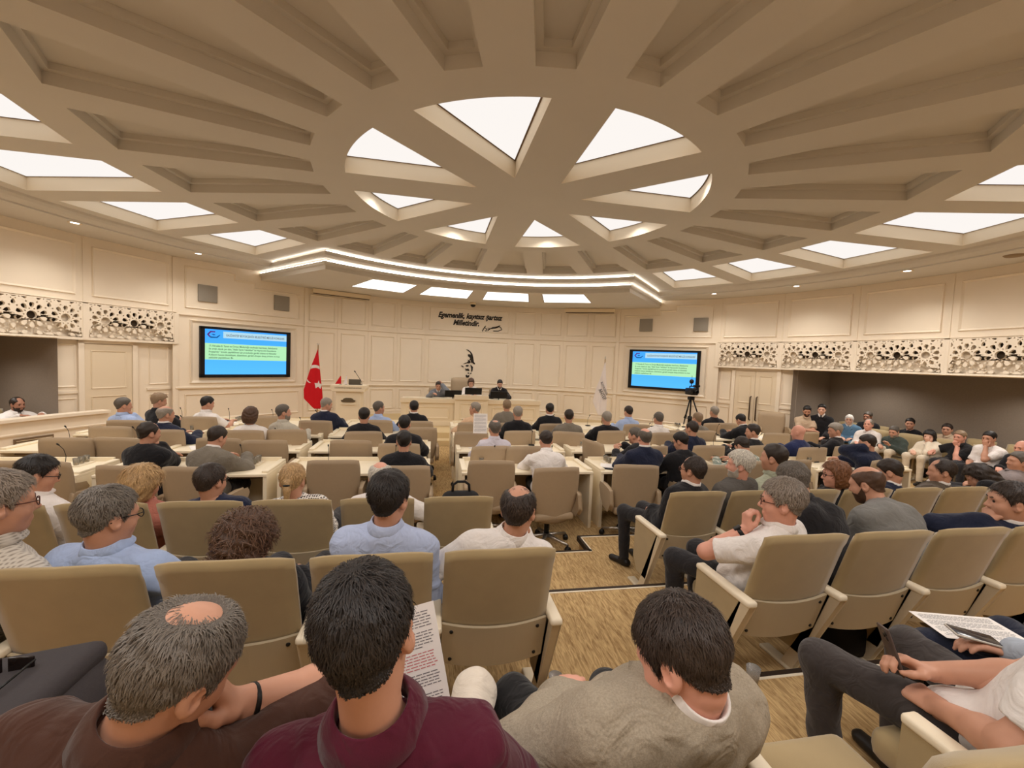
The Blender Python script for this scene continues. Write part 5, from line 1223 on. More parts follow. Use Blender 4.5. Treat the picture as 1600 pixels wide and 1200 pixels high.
        if strand and len(V):
            VV, QQ = strands(V, Q, strand, 0.024 if hair not in ('curly', 'long', 'bob') else 0.06, 0.0011 if res == 'hero' else 0.0016, seed, 0.28 if hair != 'curly' else 1.5, ragged=0.30 if hair != 'curly' else 0.9)
            m2 = hair_mat(tuple(min(255, int(v*1.18+8)) for v in HAIRC[hc]), hc+'_strand'); add('hair_strands', hd(VV), QQ, m2, None, ho)['kind'] = 'stuff'
        if hair in ('pony',):
            b = MB(); b.lathe([(0.018+0.007*math.cos(t), 0.007*math.sin(t)) for t in np.linspace(0, 6.283, 9)], 14, Matrix.Translation((0, -0.126, -0.012))); me_o = b.build('hair_tie', M_BLACK, root); me_o.data.transform(Matrix([list(Rh_[i]*hscale)+[H[i]] for i in range(3)]+[[0, 0, 0, 1]]))
    if beard: V, Q = beard_mesh(max(hh*0.8, 0.005)); add('beard', hd(V), Q, hair_mat(HAIRC[beard], beard))
    HM = Matrix([list(Rh_[i]*hscale)+[H[i]] for i in range(3)]+[[0, 0, 0, 1]])
    if face:
        for sx in (-1, 1):
            b = MB(); b.lathe([(0.0, 0.0105), (0.0075, 0.0075), (0.0105, 0.0), (0.0, -0.0105)], 10, Matrix.Translation((sx*0.032, 0.081, 0.006)) @ Matrix.Rotation(rad(-90), 4, 'X')); o = b.build('eye', M_EYE, root); o.data.transform(HM)
            b = MB(); b.tube([(sx*0.014, 0.095, 0.026), (sx*0.033, 0.092, 0.032), (sx*0.052, 0.078, 0.026)], [0.003, 0.0042, 0.002], 6); o = b.build('eyebrow', hair_mat(HAIRC['dark'] if hc in ('blond', 'brown', 'black', 'dark') else HAIRC['dgrey'], 'dark' if hc in ('blond', 'brown', 'black', 'dark') else 'dgrey'), root); o.data.transform(HM)
    if glasses:
        b = MB()
        for sx in (-1, 1):
            b.tube([(sx*0.034+0.024*math.cos(t), 0.104-0.12*abs(0.024*math.cos(t)*1), 0.004+0.018*math.sin(t)) for t in np.linspace(0, 6.283, 15)], 0.0022, 6, False)
            b.tube([(sx*0.058, 0.098, 0.010), (sx*0.078, 0.06, 0.010), (sx*0.083, -0.005, 0.008), (sx*0.080, -0.03, -0.008)], 0.0024, 6)
        b.tube([(-0.010, 0.106, 0.010), (0.010, 0.106, 0.010)], 0.002, 6); o = b.build('glasses', mat('glasses_'+glasses, {'black': (26, 22, 22), 'brown': (84, 44, 28)}[glasses], 0.3), root); o.data.transform(HM)
    if watch:
        Sh, E, W, fd, pn, curl, cu = arms[-1 if watch[0] == 'L' else 1]; u = nrm(E-W); q = W+u*0.03; Mx = Vector(u).to_track_quat('Z', 'Y').to_matrix().to_4x4(); Mx.translation = Vector(q)
        b = MB(); k_ = 0.4 if watch[1:] else 1.0; b.lathe([(0.034, -0.012*k_), (0.0365, -0.008*k_), (0.0365, 0.008*k_), (0.034, 0.012*k_), (0.029, 0.012*k_), (0.029, -0.012*k_), (0.034, -0.012*k_)], 20, Mx); watch[1:] or b.rbox((0, 0.036, 0), (0.036, 0.012, 0.042), 0.005, Mx); b.build('wristwatch' if not watch[1:] else 'wristband', M_BLACK, root)
    INFO[name_label] = dict(root=root, H=H, Rh=Rh_, hands=hands, arms=arms, c=c, s=s, tol=tol)
    return root
INFO = {}
M_SHOE = mat('black_shoe', (34, 30, 28), 0.4)
M_EYE = mat('eye_dark', (52, 36, 28), 0.2)

# the audience: hip (x, y), head centre (x, y, z), floor height, facing
person('grey haired man in a light blue shirt, chin on hand, beside the left parapet', (-5.965, 1.857), (-5.983, 1.800, 1.195), 0.000, 18, hc='dgrey', top=('shirt_blue', (168, 186, 222), 'plain'), kind='shirt', hy=25, Rw={'h': (0.02, 0.11, -0.135), 'f': (-0.55, -0.15, 0.8), 'n': (0.55, 0.75, 0.2), 'c': 0.75, 'e': (0.25, 0.35, -1.0)}, hp=4, res='far')
person('person with curly grey brown hair and black jacket at the far left', (-5.762, 2.402), (-5.792, 2.350, 1.215), 0.000, 30, hair='tousled', ht=0.014, hc='sandy', top=('suit_black', (30, 29, 32), 'plain'), kind='jacket', hy=20, hp=12, res='far')
person('bald man with a grey fringe in a navy suit on the left', (-4.921, 1.036), (-4.943, 0.980, 1.180), 0.000, 22, hair='ring', hc='grey', top=('suit_navy', (33, 38, 58), 'plain'), kind='jacket', collar=('shirt_white', (232, 225, 220), 'plain'), hy=18, res='mid')
person('dark haired man in a white short sleeved shirt below the left screen', (-5.003, 2.354), (-5.029, 2.300, 1.193), 0.000, 25, hc='black', top=('shirt_white', (232, 225, 220), 'plain'), kind='shirt', sleeve='short', hy=18, hp=14, res='far')
person('woman with a dark brown bob and white top left of centre', (-3.826, 1.059), (-3.835, 1.000, 1.178), 0.000, 8, hair='bob', hc='brown', top=('shirt_white', (232, 225, 220), 'plain'), kind='blouse', hp=10, res='far')
person('grey haired man in a pale grey shirt looking right, left of the flag', (-3.457, 1.354), (-3.482, 1.300, 1.194), 0.000, 25, hc='dgrey', top=('shirt_greige', (188, 180, 164), 'plain'), kind='shirt', hy=35, hp=0, beard='grey', res='far')
person('grey haired man in a navy suit in front of the red flag', (-3.092, 2.459), (-3.105, 2.400, 1.201), 0.000, 12, hc='grey', top=('suit_navy', (33, 38, 58), 'plain'), kind='jacket', collar=('shirt_white', (232, 225, 220), 'plain'), hy=45, hp=15, res='far')
person('balding man in a black jacket with hand at his mouth on the left', (-4.268, -0.550), (-4.268, -0.550, 1.188), 0.000, 15, hair='recede', hc='dark', top=('suit_black', (30, 29, 32), 'plain'), kind='jacket', hy=20, Rw={'h': (0.02, 0.11, -0.135), 'f': (-0.55, -0.15, 0.8), 'n': (0.55, 0.75, 0.2), 'c': 0.75, 'e': (0.25, 0.35, -1.0)}, res='mid')
person('dark haired man in a grey suit jacket bent over his papers on the left', (-3.649, -0.655), (-3.611, -0.500, 1.134), 0.000, 14, hc='dark', top=('jacket_grey', (122, 114, 102), 'plain'), kind='jacket', collar=('shirt_white', (232, 225, 220), 'plain'), hy=12, hp=22, res='mid')
person('black haired person in a black suit in front of the lectern', (-2.250, 1.210), (-2.246, 1.150, 1.184), 0.000, -4, hc='black', ht=0.016, top=('suit_black', (30, 29, 32), 'plain'), kind='jacket', res='far')
person('grey haired man in a pale blue shirt looking right near the lectern', (-2.139, 2.259), (-2.149, 2.200, 1.185), 0.000, 10, hc='dgrey', top=('shirt_blue', (168, 186, 222), 'plain'), kind='shirt', hy=40, hp=0, res='far')
person('balding man in a black suit left of the presidium desk', (-1.531, 2.460), (-1.527, 2.400, 1.199), 0.000, -4, hair='recede', hc='black', top=('suit_black', (30, 29, 32), 'plain'), kind='jacket', collar=('shirt_white', (232, 225, 220), 'plain'), hp=0, res='far')
person('dark haired man in a black suit left of the aisle, second desk row', (-1.566, 0.360), (-1.566, 0.300, 1.193), 0.000, 0, hc='black', top=('suit_black', (30, 29, 32), 'plain'), kind='jacket', res='mid')
person('black haired man in a dark suit in the nearest desk row left of the aisle', (-1.496, -0.850), (-1.496, -0.850, 1.171), 0.000, -3, hc='black', top=('suit_black', (30, 29, 32), 'plain'), kind='jacket', res='mid')
person('grey haired man in a peach shirt looking left, right of the aisle', (-0.397, 2.258), (-0.382, 2.200, 1.209), 0.000, -15, hc='grey', top=('shirt_peach', (214, 178, 144), 'plain'), kind='shirt', hy=-50, hp=0, L='arm', res='far')
person('short haired man in a grey suit in front of the presidium desk', (0.313, 2.660), (0.308, 2.600, 1.240), 0.000, 5, hair='shaved', hc='sandy', top=('jacket_grey', (122, 114, 102), 'plain'), kind='jacket', hp=0, res='far')
person('grey haired man in a black suit behind the man in the grey suit', (0.321, 1.560), (0.317, 1.500, 1.226), 0.000, 4, hc='grey', top=('suit_black', (30, 29, 32), 'plain'), kind='jacket', res='far')
person('grey haired man in a lavender shirt holding up a sheet of paper', (-0.294, 0.210), (-0.288, 0.150, 1.168), 0.000, -6, hair='spot', hc='dgrey', top=('shirt_lavender', (204, 198, 208), 'plain'), kind='shirt', hp=4, L='up', res='mid')
person('dark haired man in a white shirt leaning on the nearest desk right of the aisle', (0.260, -0.780), (0.272, -0.620, 1.144), 0.000, 4, hc='dark', top=('shirt_white', (232, 225, 220), 'plain'), kind='shirt', hp=24, res='mid')
person('black haired man in a black suit at the right end of the presidium desk', (1.170, 2.480), (1.164, 2.420, 1.200), 0.000, 6, hc='black', top=('suit_black', (30, 29, 32), 'plain'), kind='jacket', collar=('shirt_white', (232, 225, 220), 'plain'), res='far')
person('dark grey haired man in a grey jacket right of centre', (1.266, 1.509), (1.255, 1.450, 1.192), 0.000, 10, hc='dark', top=('jacket_grey', (122, 114, 102), 'plain'), kind='jacket', res='far')
person('grey haired man in a black jacket in front of the white flag', (1.944, 1.410), (1.940, 1.350, 1.182), 0.000, 4, hc='grey', top=('suit_black', (30, 29, 32), 'plain'), kind='jacket', res='far')
person('dark haired man in a light blue shirt right of the white flag', (2.843, 2.410), (2.847, 2.350, 1.188), 0.000, -4, hc='dark', top=('shirt_blue', (168, 186, 222), 'plain'), kind='shirt', hp=12, res='far')
person('grey haired man in a white shirt below the right screen', (2.968, 1.410), (2.966, 1.350, 1.186), 0.000, 2, hc='dgrey', top=('shirt_white', (232, 225, 220), 'plain'), kind='shirt', hp=14, res='far')
person('grey haired man in a black jacket half hidden by the bald man in navy', (1.990, 0.055), (1.922, 0.200, 1.075), 0.000, -25, hc='dgrey', top=('suit_black', (30, 29, 32), 'plain'), kind='jacket', hy=-20, L='up', res='far')
person('bald man in a navy suit in a big office chair right of the aisle', (1.590, -0.720), (1.590, -0.720, 1.215), 0.000, 2, hair='ring', hc='dgrey', sk='pink', top=('suit_navy', (33, 38, 58), 'plain'), kind='jacket', collar=('shirt_white', (232, 225, 220), 'plain'), hp=6, res='mid')
person('black haired man with glasses in a black suit looking at his phone', (2.137, -0.700), (2.137, -0.700, 1.163), 0.000, -14, hc='black', top=('suit_black', (30, 29, 32), 'plain'), kind='jacket', hy=-15, hp=22, glasses='black', res='mid')
person('balding man in a dark suit in the second desk row on the right', (2.952, 0.360), (2.958, 0.300, 1.180), 0.000, -6, hair='recede', hc='dark', top=('suit_navy', (33, 38, 58), 'plain'), kind='jacket', hy=-12, res='far')
person('brown grey haired man behind the balding man on the right', (3.871, 1.560), (3.874, 1.500, 1.179), 0.000, -2, hc='sandy', top=('jacket_grey', (122, 114, 102), 'plain'), kind='jacket', res='far')
person('grey haired man in a black suit under the right screen tripod', (5.027, 2.660), (5.030, 2.600, 1.197), 0.000, -2, hc='grey', top=('suit_black', (30, 29, 32), 'plain'), kind='jacket', hp=2, res='far')
person('black haired man in a black suit bowed over his desk before the double door', (5.055, 1.592), (5.032, 1.750, 1.135), 0.000, -8, hc='black', top=('suit_black', (30, 29, 32), 'plain'), kind='jacket', collar=('shirt_white', (232, 225, 220), 'plain'), hp=32, res='far')
person('dark haired man in a black jacket turned left, second desk row right', (3.889, 0.156), (3.912, 0.100, 1.173), 0.000, -22, hc='dark', top=('suit_black', (30, 29, 32), 'plain'), kind='jacket', collar=('shirt_white', (232, 225, 220), 'plain'), hy=-30, res='far')
person('dark haired person in a pale plaid shirt bent low over a desk', (3.111, -0.858), (3.083, -0.700, 1.105), 0.000, -10, hc='dark', top=('shirt_plaid', (214, 210, 198), 'plaid'), kind='shirt', hp=34, res='mid')
person('bald man in a bright navy suit on the right', (4.768, 0.177), (4.786, 0.120, 1.167), 0.000, -18, hair='none', hc='grey', sk='pink', top=('suit_royal', (40, 48, 86), 'plain'), kind='jacket', hp=10, hy=-10, res='far')
person('grey haired man in a dark suit looking left before the right gallery', (5.623, 0.299), (5.657, 0.250, 1.186), 0.000, -35, hc='grey', ht=0.017, top=('suit_black', (30, 29, 32), 'plain'), kind='jacket', collar=('shirt_white', (232, 225, 220), 'plain'), hy=-30, hp=12, res='far')
person('dark haired man in a navy suit holding a phone to his ear on the right', (5.054, -0.800), (5.054, -0.800, 1.172), 0.000, -22, hc='dark', top=('suit_navy', (33, 38, 58), 'plain'), kind='jacket', hy=-12, hp=14, Lw={'h': (-0.095, 0.02, -0.055), 'f': (0.2, 0.3, 0.9), 'n': (-1, 0.1, 0), 'c': 0.5, 'e': (-0.25, 0.4, -1.0)}, res='mid')
person('dark haired man in a sage green shirt on the right', (2.058, -2.361), (1.890, -2.550, 1.372), 0.165, -6, hc='dark', top=('shirt_sage', (178, 182, 160), 'plain'), kind='shirt', hy=-25, hp=2, R='arm', L='arm', res='mid')
person('white haired bearded man in a grey tweed jacket looking left', (1.541, -2.366), (1.545, -2.550, 1.308), 0.165, -14, hc='white', ht=0.02, sk='pink', top=('tweed_dark', (96, 92, 88), 'tweed'), kind='jacket', hy=-38, hp=2, R='lap', L='lap', res='mid', beard='white', strand=1500)
person('dark haired man with glasses in a black suit, first right of the aisle', (1.001, -2.371), (1.084, -2.550, 1.265), 0.165, -20, hair='recede', hc='dark', top=('suit_black', (30, 29, 32), 'plain'), kind='jacket', hy=-8, hp=2, R='lap', L='lap', res='mid', glasses='brown', strand=1200, collar=('shirt_white', (232, 225, 220), 'plain'))
person('grey haired man in a black shirt leaning forward on the right', (1.307, -3.717), (1.254, -3.420, 1.419), 0.330, -8, hc='dgrey', top=('shirt_black', (34, 32, 34), 'plain'), kind='shirt', hp=26, R='lap', L='lap', res='mid', strand=1200, wide=1.08)
person('silver haired man with glasses and white shirt, fist under his chin, right of the aisle', (0.760, -3.676), (0.762, -3.850, 1.429), 0.330, -24, hc='salt', ht=0.018, sk='pink', top=('shirt_white', (232, 225, 220), 'plain'), kind='shirt', sleeve='short', hy=-25, hp=4, R='lap', Lw={'w': (0.622, -3.755, 1.235), 'f': (0.15, 0.05, 0.95), 'n': (-0.75, 0.6, 0.1), 'c': 0.75, 'e': (-0.7, -0.2, -0.8)}, res='near', glasses='brown', strand=3500, watch='L', face=True)
person('shaven headed bearded man in a grey blazer leaning forward on the right', (1.876, -3.735), (1.862, -3.420, 1.389), 0.330, -10, hair='ring', hc='brown', ht=0.006, sk='tan', top=('blazer_grey', (122, 120, 116), 'plain'), kind='jacket', hp=20, hy=-12, R='lap', L='lap', res='near', beard='brown', wide=1.12)
person('person with short reddish brown hair and glasses in a black top on the right', (2.653, -2.324), (2.626, -2.500, 1.198), 0.165, -22, hair='bob', hc='red', sk='pink', top=('suit_black', (30, 29, 32), 'plain'), kind='blouse', hy=-40, hp=6, R='lap', L='lap', res='mid', glasses='black', face=True, strand=900)
person('dark haired man in a navy suit with white collar behind the grey blazer', (3.243, -2.266), (3.333, -2.450, 1.204), 0.165, -14, hc='dark', top=('suit_navy', (33, 38, 58), 'plain'), kind='jacket', collar=('shirt_white', (232, 225, 220), 'plain'), hy=-12, hp=24, R='lap', L='lap', res='mid')
person('balding man in a brown jacket and white collar on the right', (3.804, -2.328), (3.899, -2.500, 1.220), 0.165, -25, hair='recede', hc='dark', sk='tan', top=('jacket_brown', (86, 74, 62), 'plain'), kind='jacket', collar=('shirt_white', (232, 225, 220), 'plain'), hy=-25, hp=6, R='lap', L='lap', res='mid', strand=900)
person('woman with long dark brown hair bending down on the right', (4.384, -2.764), (4.561, -2.400, 1.133), 0.165, -30, hair='long', hc='dark', top=('suit_black', (30, 29, 32), 'plain'), kind='blouse', hy=-10, hp=38, R='lap', L='lap', res='mid', strand=1200)
person('dark haired man in a navy jacket with hand at his mouth at the right edge', (2.438, -3.685), (2.432, -3.850, 1.395), 0.330, -30, hc='dark', sk='tan', top=('suit_navy', (33, 38, 58), 'plain'), kind='jacket', collar=('shirt_white', (232, 225, 220), 'plain'), hy=-22, hp=4, R='lap', Lw={'h': (-0.03, 0.115, -0.13), 'f': (0.5, -0.05, 0.85), 'n': (-0.65, 0.7, 0.1), 'c': 0.75, 'e': (-0.25, 0.35, -1.0)}, res='near', strand=2000, face=True)
person('grey faced man leaning back at the right edge behind the long haired woman', (5.873, -1.754), (5.996, -1.900, 1.165), 0.165, -40, hc='dgrey', top=('shirt_mauve', (140, 128, 126), 'plain'), kind='shirt', hy=-20, hp=0, R='lap', L='lap', res='mid')
person('grey haired man with glasses in a small check shirt at the left edge', (-3.050, -3.674), (-2.888, -3.850, 1.497), 0.330, 22, hc='salt', ht=0.017, top=('shirt_check', (214, 206, 194), 'check'), kind='shirt', sleeve='short', hy=20, hp=4, R='arm', L='arm', res='near', glasses='brown', strand=3500)
person('dark haired man with glasses in a white shirt on the left', (-3.777, -2.376), (-3.767, -2.550, 1.267), 0.165, 24, hc='black', top=('shirt_white', (232, 225, 220), 'plain'), kind='shirt', hy=25, hp=16, R='lap', L='lap', res='mid', glasses='black', strand=1200)
person('dark grey haired man with glasses in a light blue shirt on the left', (-2.529, -3.644), (-2.523, -3.830, 1.427), 0.330, 12, hc='dgrey', top=('shirt_blue', (168, 186, 222), 'plain'), kind='shirt', hy=18, hp=6, R='arm', L='arm', res='near', glasses='black', strand=3500, wide=1.08)
person('woman with wavy dark blond hair in front of the man in blue', (-3.213, -2.313), (-3.183, -2.500, 1.179), 0.165, 10, hair='bob', hc='blond', ht=0.016, top=('top_rose', (190, 120, 104), 'plain'), kind='blouse', hy=12, hp=14, R='lap', L='lap', res='mid', strand=2200)
person('short haired man with glasses in a navy t shirt on the left', (-2.676, -2.331), (-2.738, -2.520, 1.203), 0.165, 6, hair='shaved', hc='dark', top=('tee_navy', (36, 42, 66), 'plain'), kind='tee', sleeve='short', hy=14, hp=6, R='lap', L='lap', res='mid', glasses='black', strand=1500, wide=1.1)
person('woman with curly dark brown hair in the second fixed row', (-1.976, -3.611), (-1.999, -3.800, 1.277), 0.330, 6, hair='curly', hc='brown', ht=0.02, top=('suit_black', (30, 29, 32), 'plain'), kind='blouse', hy=16, hp=18, R='lap', L='lap', res='near', strand=3000)
person('woman with a blond ponytail and dotted blouse in the front fixed row', (-2.118, -2.330), (-2.190, -2.520, 1.196), 0.165, 4, hair='pony', hc='blond', top=('blouse_dots', (236, 230, 222), 'dots'), kind='blouse', hy=-4, hp=8, R='lap', L='lap', res='mid', strand=1800)
person('balding grey haired man in a white shirt hidden behind the man in light blue', (-1.545, -2.310), (-1.564, -2.500, 1.209), 0.165, 0, hair='ring', hc='white', sk='pink', top=('shirt_white', (232, 225, 220), 'plain'), kind='shirt', hp=10, R='arm', L='lap', res='mid', strand=900)
person('black haired man in a light blue shirt in the second fixed row', (-1.402, -3.630), (-1.372, -3.820, 1.479), 0.330, 4, hc='black', ht=0.017, top=('shirt_blue2', (178, 190, 220), 'plain'), kind='shirt', hy=16, hp=4, R='lap', L='lap', res='near', strand=3500, wide=1.06)
person('bald man in a white shirt in the second fixed row left of the aisle', (-0.835, -3.611), (-0.737, -3.800, 1.404), 0.330, 6, hair='ring', hc='dark', sk='tan', top=('shirt_white', (232, 225, 220), 'plain'), kind='shirt', hy=20, hp=8, res='near', Rw={'h': (0.02, 0.11, -0.135), 'f': (-0.55, -0.15, 0.8), 'n': (0.55, 0.75, 0.2), 'c': 0.75, 'e': (0.25, 0.35, -1.0)}, L='arm', strand=2200, wide=1.08)
person('man in a grey suit on the stage leaning his head on his hand', (-1.027, 7.020), (-1.027, 6.800, 1.328), 0.270, 180, hc='dark', sk='tan', top=('suit_midgrey', (120, 122, 128), 'plain'), kind='jacket', collar=('shirt_white', (232, 225, 220), 'plain'), hp=18, face=True, Lw={'h': (-0.1, 0.02, 0.05), 'f': (0.3, -0.3, 0.9), 'n': (-0.9, 0.2, 0.2), 'c': 0.4, 'e': (-0.6, 0.5, -0.7)}, res='far')
person('woman with brown hair and white top in the middle of the stage', (-0.069, 6.988), (-0.069, 6.800, 1.453), 0.270, 180, hair='bob', hc='brown', sk='light', top=('shirt_white', (232, 225, 220), 'plain'), kind='blouse', hp=28, face=True, res='far')
person('bearded man in a black suit and white shirt on the stage', (0.803, 7.020), (0.803, 6.800, 1.441), 0.270, 180, hc='black', sk='light', top=('suit_black', (30, 29, 32), 'plain'), kind='jacket', collar=('shirt_white', (232, 225, 220), 'plain'), hp=24, face=True, beard='black', res='far')
person('man in a white shirt looking right behind the left parapet', (-8.483, 3.125), (-8.446, 3.108, 1.018), 0.000, 115, hair='recede', hc='dark', sk='dark', top=('shirt_white', (232, 225, 220), 'plain'), kind='shirt', hy=-10, hp=8, face=True, beard='dark', res='far')
person('dark haired bearded man in a beige shirt looking down in the right gallery corner', (7.915, 3.057), (7.889, 3.027, 1.228), 0.000, -140, hc='black', sk='tan', top=('shirt_beige', (196, 172, 146), 'plain'), kind='tee', sleeve='short', hp=24, face=True, beard='black', R='fold', L='fold', res='far')
person('man in a black suit and white shirt in the right gallery corner', (8.147, 2.869), (8.117, 2.843, 1.287), 0.000, -130, hc='black', sk='light', top=('suit_black', (30, 29, 32), 'plain'), kind='jacket', collar=('shirt_white', (232, 225, 220), 'plain'), face=True, R='lap', L='lap', res='far')
person('woman in a white headscarf and blue cardigan in the right gallery', (8.823, 2.737), (8.790, 2.715, 1.065), 0.000, -125, hair='scarf', sk='light', top=('cardigan_blue', (92, 124, 150), 'plain'), kind='jacket', collar=('shirt_white', (232, 225, 220), 'plain'), face=True, R='lap', L='lap', hp=4, legs=('skirt_blue', (96, 132, 156), 'plain'), res='far')
person('grey haired man in the back row of the right gallery behind the white shirt', (9.522, 2.853), (9.483, 2.843, 1.138), 0.000, -105, hc='dgrey', sk='dark', top=('suit_black', (30, 29, 32), 'plain'), kind='shirt', face=True, R='lap', L='lap', res='far')
person('grey haired man in a white shirt in the right gallery', (8.551, 2.034), (8.514, 2.021, 1.046), 0.000, -110, hair='recede', hc='grey', sk='pink', top=('shirt_white', (232, 225, 220), 'plain'), kind='shirt', face=True, R='lap', L='lap', hp=-4, res='far')
person('bearded man in a dark green shirt resting his chin in the right gallery', (8.785, 1.655), (8.746, 1.648, 0.952), 0.000, -100, hc='dgrey', sk='tan', top=('shirt_green', (64, 72, 66), 'plain'), kind='shirt', face=True, beard='grey', R='lap', L='up', hp=16, legs=('trousers_cream', (214, 200, 178), 'plain'), res='far')
person('dark haired man in a dark shirt in the back row of the right gallery', (9.683, 2.010), (9.644, 2.003, 1.093), 0.000, -100, hc='black', sk='tan', top=('suit_black', (30, 29, 32), 'plain'), kind='tee', face=True, hy=-20, R='lap', L='lap', res='far')
person('woman with long black hair in a cream blouse covering her mouth in the right gallery', (8.878, 1.047), (8.839, 1.043, 0.966), 0.000, -95, hair='long', hc='black', sk='light', top=('blouse_cream', (226, 212, 190), 'plain'), kind='blouse', face=True, hy=-10, hp=14, R='lap', legs=('trousers_cream', (214, 200, 178), 'plain'), Lw={'h': (-0.03, 0.105, -0.1), 'f': (0.2, 0.3, 0.9), 'n': (0, 1, 0.2), 'c': 0.5, 'e': (-0.5, 0.2, -0.9)}, res='far')
person('short haired man in a beige shirt in the back row of the right gallery', (9.796, 1.360), (9.756, 1.357, 1.069), 0.000, -95, hair='shaved', hc='dark', sk='tan', top=('shirt_beige', (196, 172, 146), 'plain'), kind='shirt', face=True, hy=-15, R='lap', L='lap', res='far')
person('fair man in a black polo shirt chin on hand, right gallery', (8.922, 0.563), (8.882, 0.561, 1.043), 0.000, -92, hair='shaved', hc='sandy', sk='pink', top=('polo_black', (30, 28, 30), 'plain'), kind='polo', sleeve='short', face=True, hp=10, R='arm', Lw={'h': (-0.01, 0.095, -0.17), 'f': (0.3, 0.3, 0.9), 'n': (0, 1, 0.1), 'c': 0.9, 'e': (-0.3, 0.3, -0.9)}, res='far')
person('man in a white t shirt with hand at his mouth, right gallery', (8.889, 0.103), (8.849, 0.103, 1.104), 0.000, -90, hc='black', sk='tan', top=('shirt_white', (232, 225, 220), 'plain'), kind='tee', sleeve='short', face=True, hp=10, R='lap', Lw={'h': (-0.02, 0.12, -0.13), 'f': (0.2, 0.1, 0.95), 'n': (0, 1, 0.1), 'c': 0.9, 'e': (-0.3, 0.3, -0.9)}, res='far')
person('bald man in a black jacket at the right edge of the gallery', (8.832, -0.377), (8.792, -0.374, 1.027), 0.000, -85, hair='none', sk='pink', top=('suit_black', (30, 29, 32), 'plain'), kind='jacket', collar=('shirt_white', (232, 225, 220), 'plain'), face=True, hp=12, R='lap', L='lap', res='far')
# ------------------------------------------------------------------ the people right in front of the camera
CREAM = ('trousers_ecru', (226, 214, 198), 'plain'); DG = ('trousers_charcoal', (66, 60, 58), 'plain'); JEAN = ('jeans_navy', (34, 38, 54), 'plain')
person('grey haired man in a brown polo resting his face on his hand, bottom left', (-1.80, -4.92), (-1.618, -5.05, 1.585), 0.5, 6, hair='spot', hc='dgrey', sk='tan', ht=0.010, hscale=0.93, top=('polo_brown', (74, 48, 38), 'plain'), kind='polo', sleeve='short', hy=24, hp=24, hr=15, res='hero', strand=9000, watch='Rb', necklen=0.085, ck=0.42,
       Rw=dict(w=(-1.560, -4.955, 1.43), f=(-0.35, -0.35, 0.88), n=(0.75, 0.62, 0.1), c=0.25, e=(0.7, 0.3, -0.6), t=0.2), L='lap', wide=1.05)
person('young man with black hair in a burgundy polo reading a printed sheet', (-1.24, -4.95), (-1.288, -5.10, 1.655), 0.5, 2, hair='short', hc='black', sk='tan', ht=0.012, hscale=0.96, top=('polo_burgundy', (84, 26, 44), 'plain'), kind='polo', sleeve='short', hy=3, hp=8, hr=-9, necklen=0.150, res='hero', strand=9000, legs=CREAM, spread=0.08,
       Rw=dict(w=(-1.075, -4.80, 1.130), f=(-0.35, 0.75, 0.25), n=(0.85, 0.35, 0.3), c=0.55, e=(0.8, -0.4, -0.5)), Lw=dict(w=(-1.38, -4.80, 1.140), f=(0.3, 0.8, 0.2), n=(-0.85, 0.35, 0.3), c=0.55, e=(-0.8, -0.4, -0.5)))
person('dark haired man in a grey checked jacket slumped with his head turned left', (-0.66, -4.78), (-0.596, -5.02, 1.490), 0.5, -6, hair='short', hc='dark', sk='pink', ht=0.015, top=('jacket_tweed', (164, 152, 134), 'tweed'), kind='jacket', collar=('shirt_white', (232, 225, 220), 'plain'), hy=-26, hp=30, hr=4, res='hero', strand=10000, legs=('trousers_black', (30, 29, 30), 'plain'), wide=1.12, spread=0.10, necklen=0.075, ck=0.45,
       knee={-1: ((-0.88, -4.50, 1.00), (-0.86, -4.30, 0.62)), 1: ((-0.52, -4.47, 0.96), (-0.50, -4.35, 0.60))},
       Lw=dict(w=(-0.76, -4.70, 1.150), f=(0.55, 0.8, -0.1), n=(0, 0.2, 1), c=0.4, e=(-0.9, -0.2, -0.3)), Rw=dict(w=(-0.60, -4.66, 1.02), f=(-0.8, 0.5, -0.1), n=(0, 0.2, 1), c=0.4, e=(0.9, -0.2, -0.3)))
person('man in a white t shirt holding a phone, cut off at the right edge', (0.60, -4.95), (0.60, -5.14, 1.70), 0.5, -4, hair='short', hc='dark', sk='tan', top=('shirt_white', (232, 225, 220), 'plain'), kind='tee', sleeve='short', hp=25, hy=-12, res='near', legs=DG, spread=0.10,
       Lw=dict(w=(0.405, -4.875, 1.130), f=(0.25, 0.95, -0.12), n=(-0.35, 0.0, 0.95), c=0.95, e=(-0.7, -0.5, -0.4)), Rw=dict(w=(0.475, -4.80, 1.185), f=(-0.75, 0.55, 0.25), n=(0.1, 0.5, 0.85), c=0.55, e=(0.8, -0.2, -0.5)))
person('person in dark blue jeans holding a phone over papers', (1.14, -4.95), (1.18, -5.12, 1.68), 0.5, -4, hair='short', hc='dark', sk='tan', top=('shirt_greyblue', (170, 178, 190), 'plain'), kind='shirt', sleeve='long', hp=25, res='near', legs=JEAN, spread=0.10,
       Lw=dict(w=(0.965, -4.72, 1.150), f=(-0.75, 0.62, 0.10), n=(0.1, 0.15, 0.97), c=0.35, e=(-0.6, -0.5, -0.5)), R='lap')
person('person in black trousers at the far right of the nearest row', (1.74, -4.95), (1.76, -5.12, 1.68), 0.5, -4, hair='short', hc='dark', sk='tan', top=('suit_black', (30, 29, 32), 'plain'), kind='jacket', res='mid', legs=('trousers_black', (30, 29, 30), 'plain'), R='lap', L='lap', spread=0.06)
M_PRINT = mat('print_ink', (120, 116, 118), 0.8); M_PRINTR = mat('print_ink_red', (206, 120, 120), 0.8)
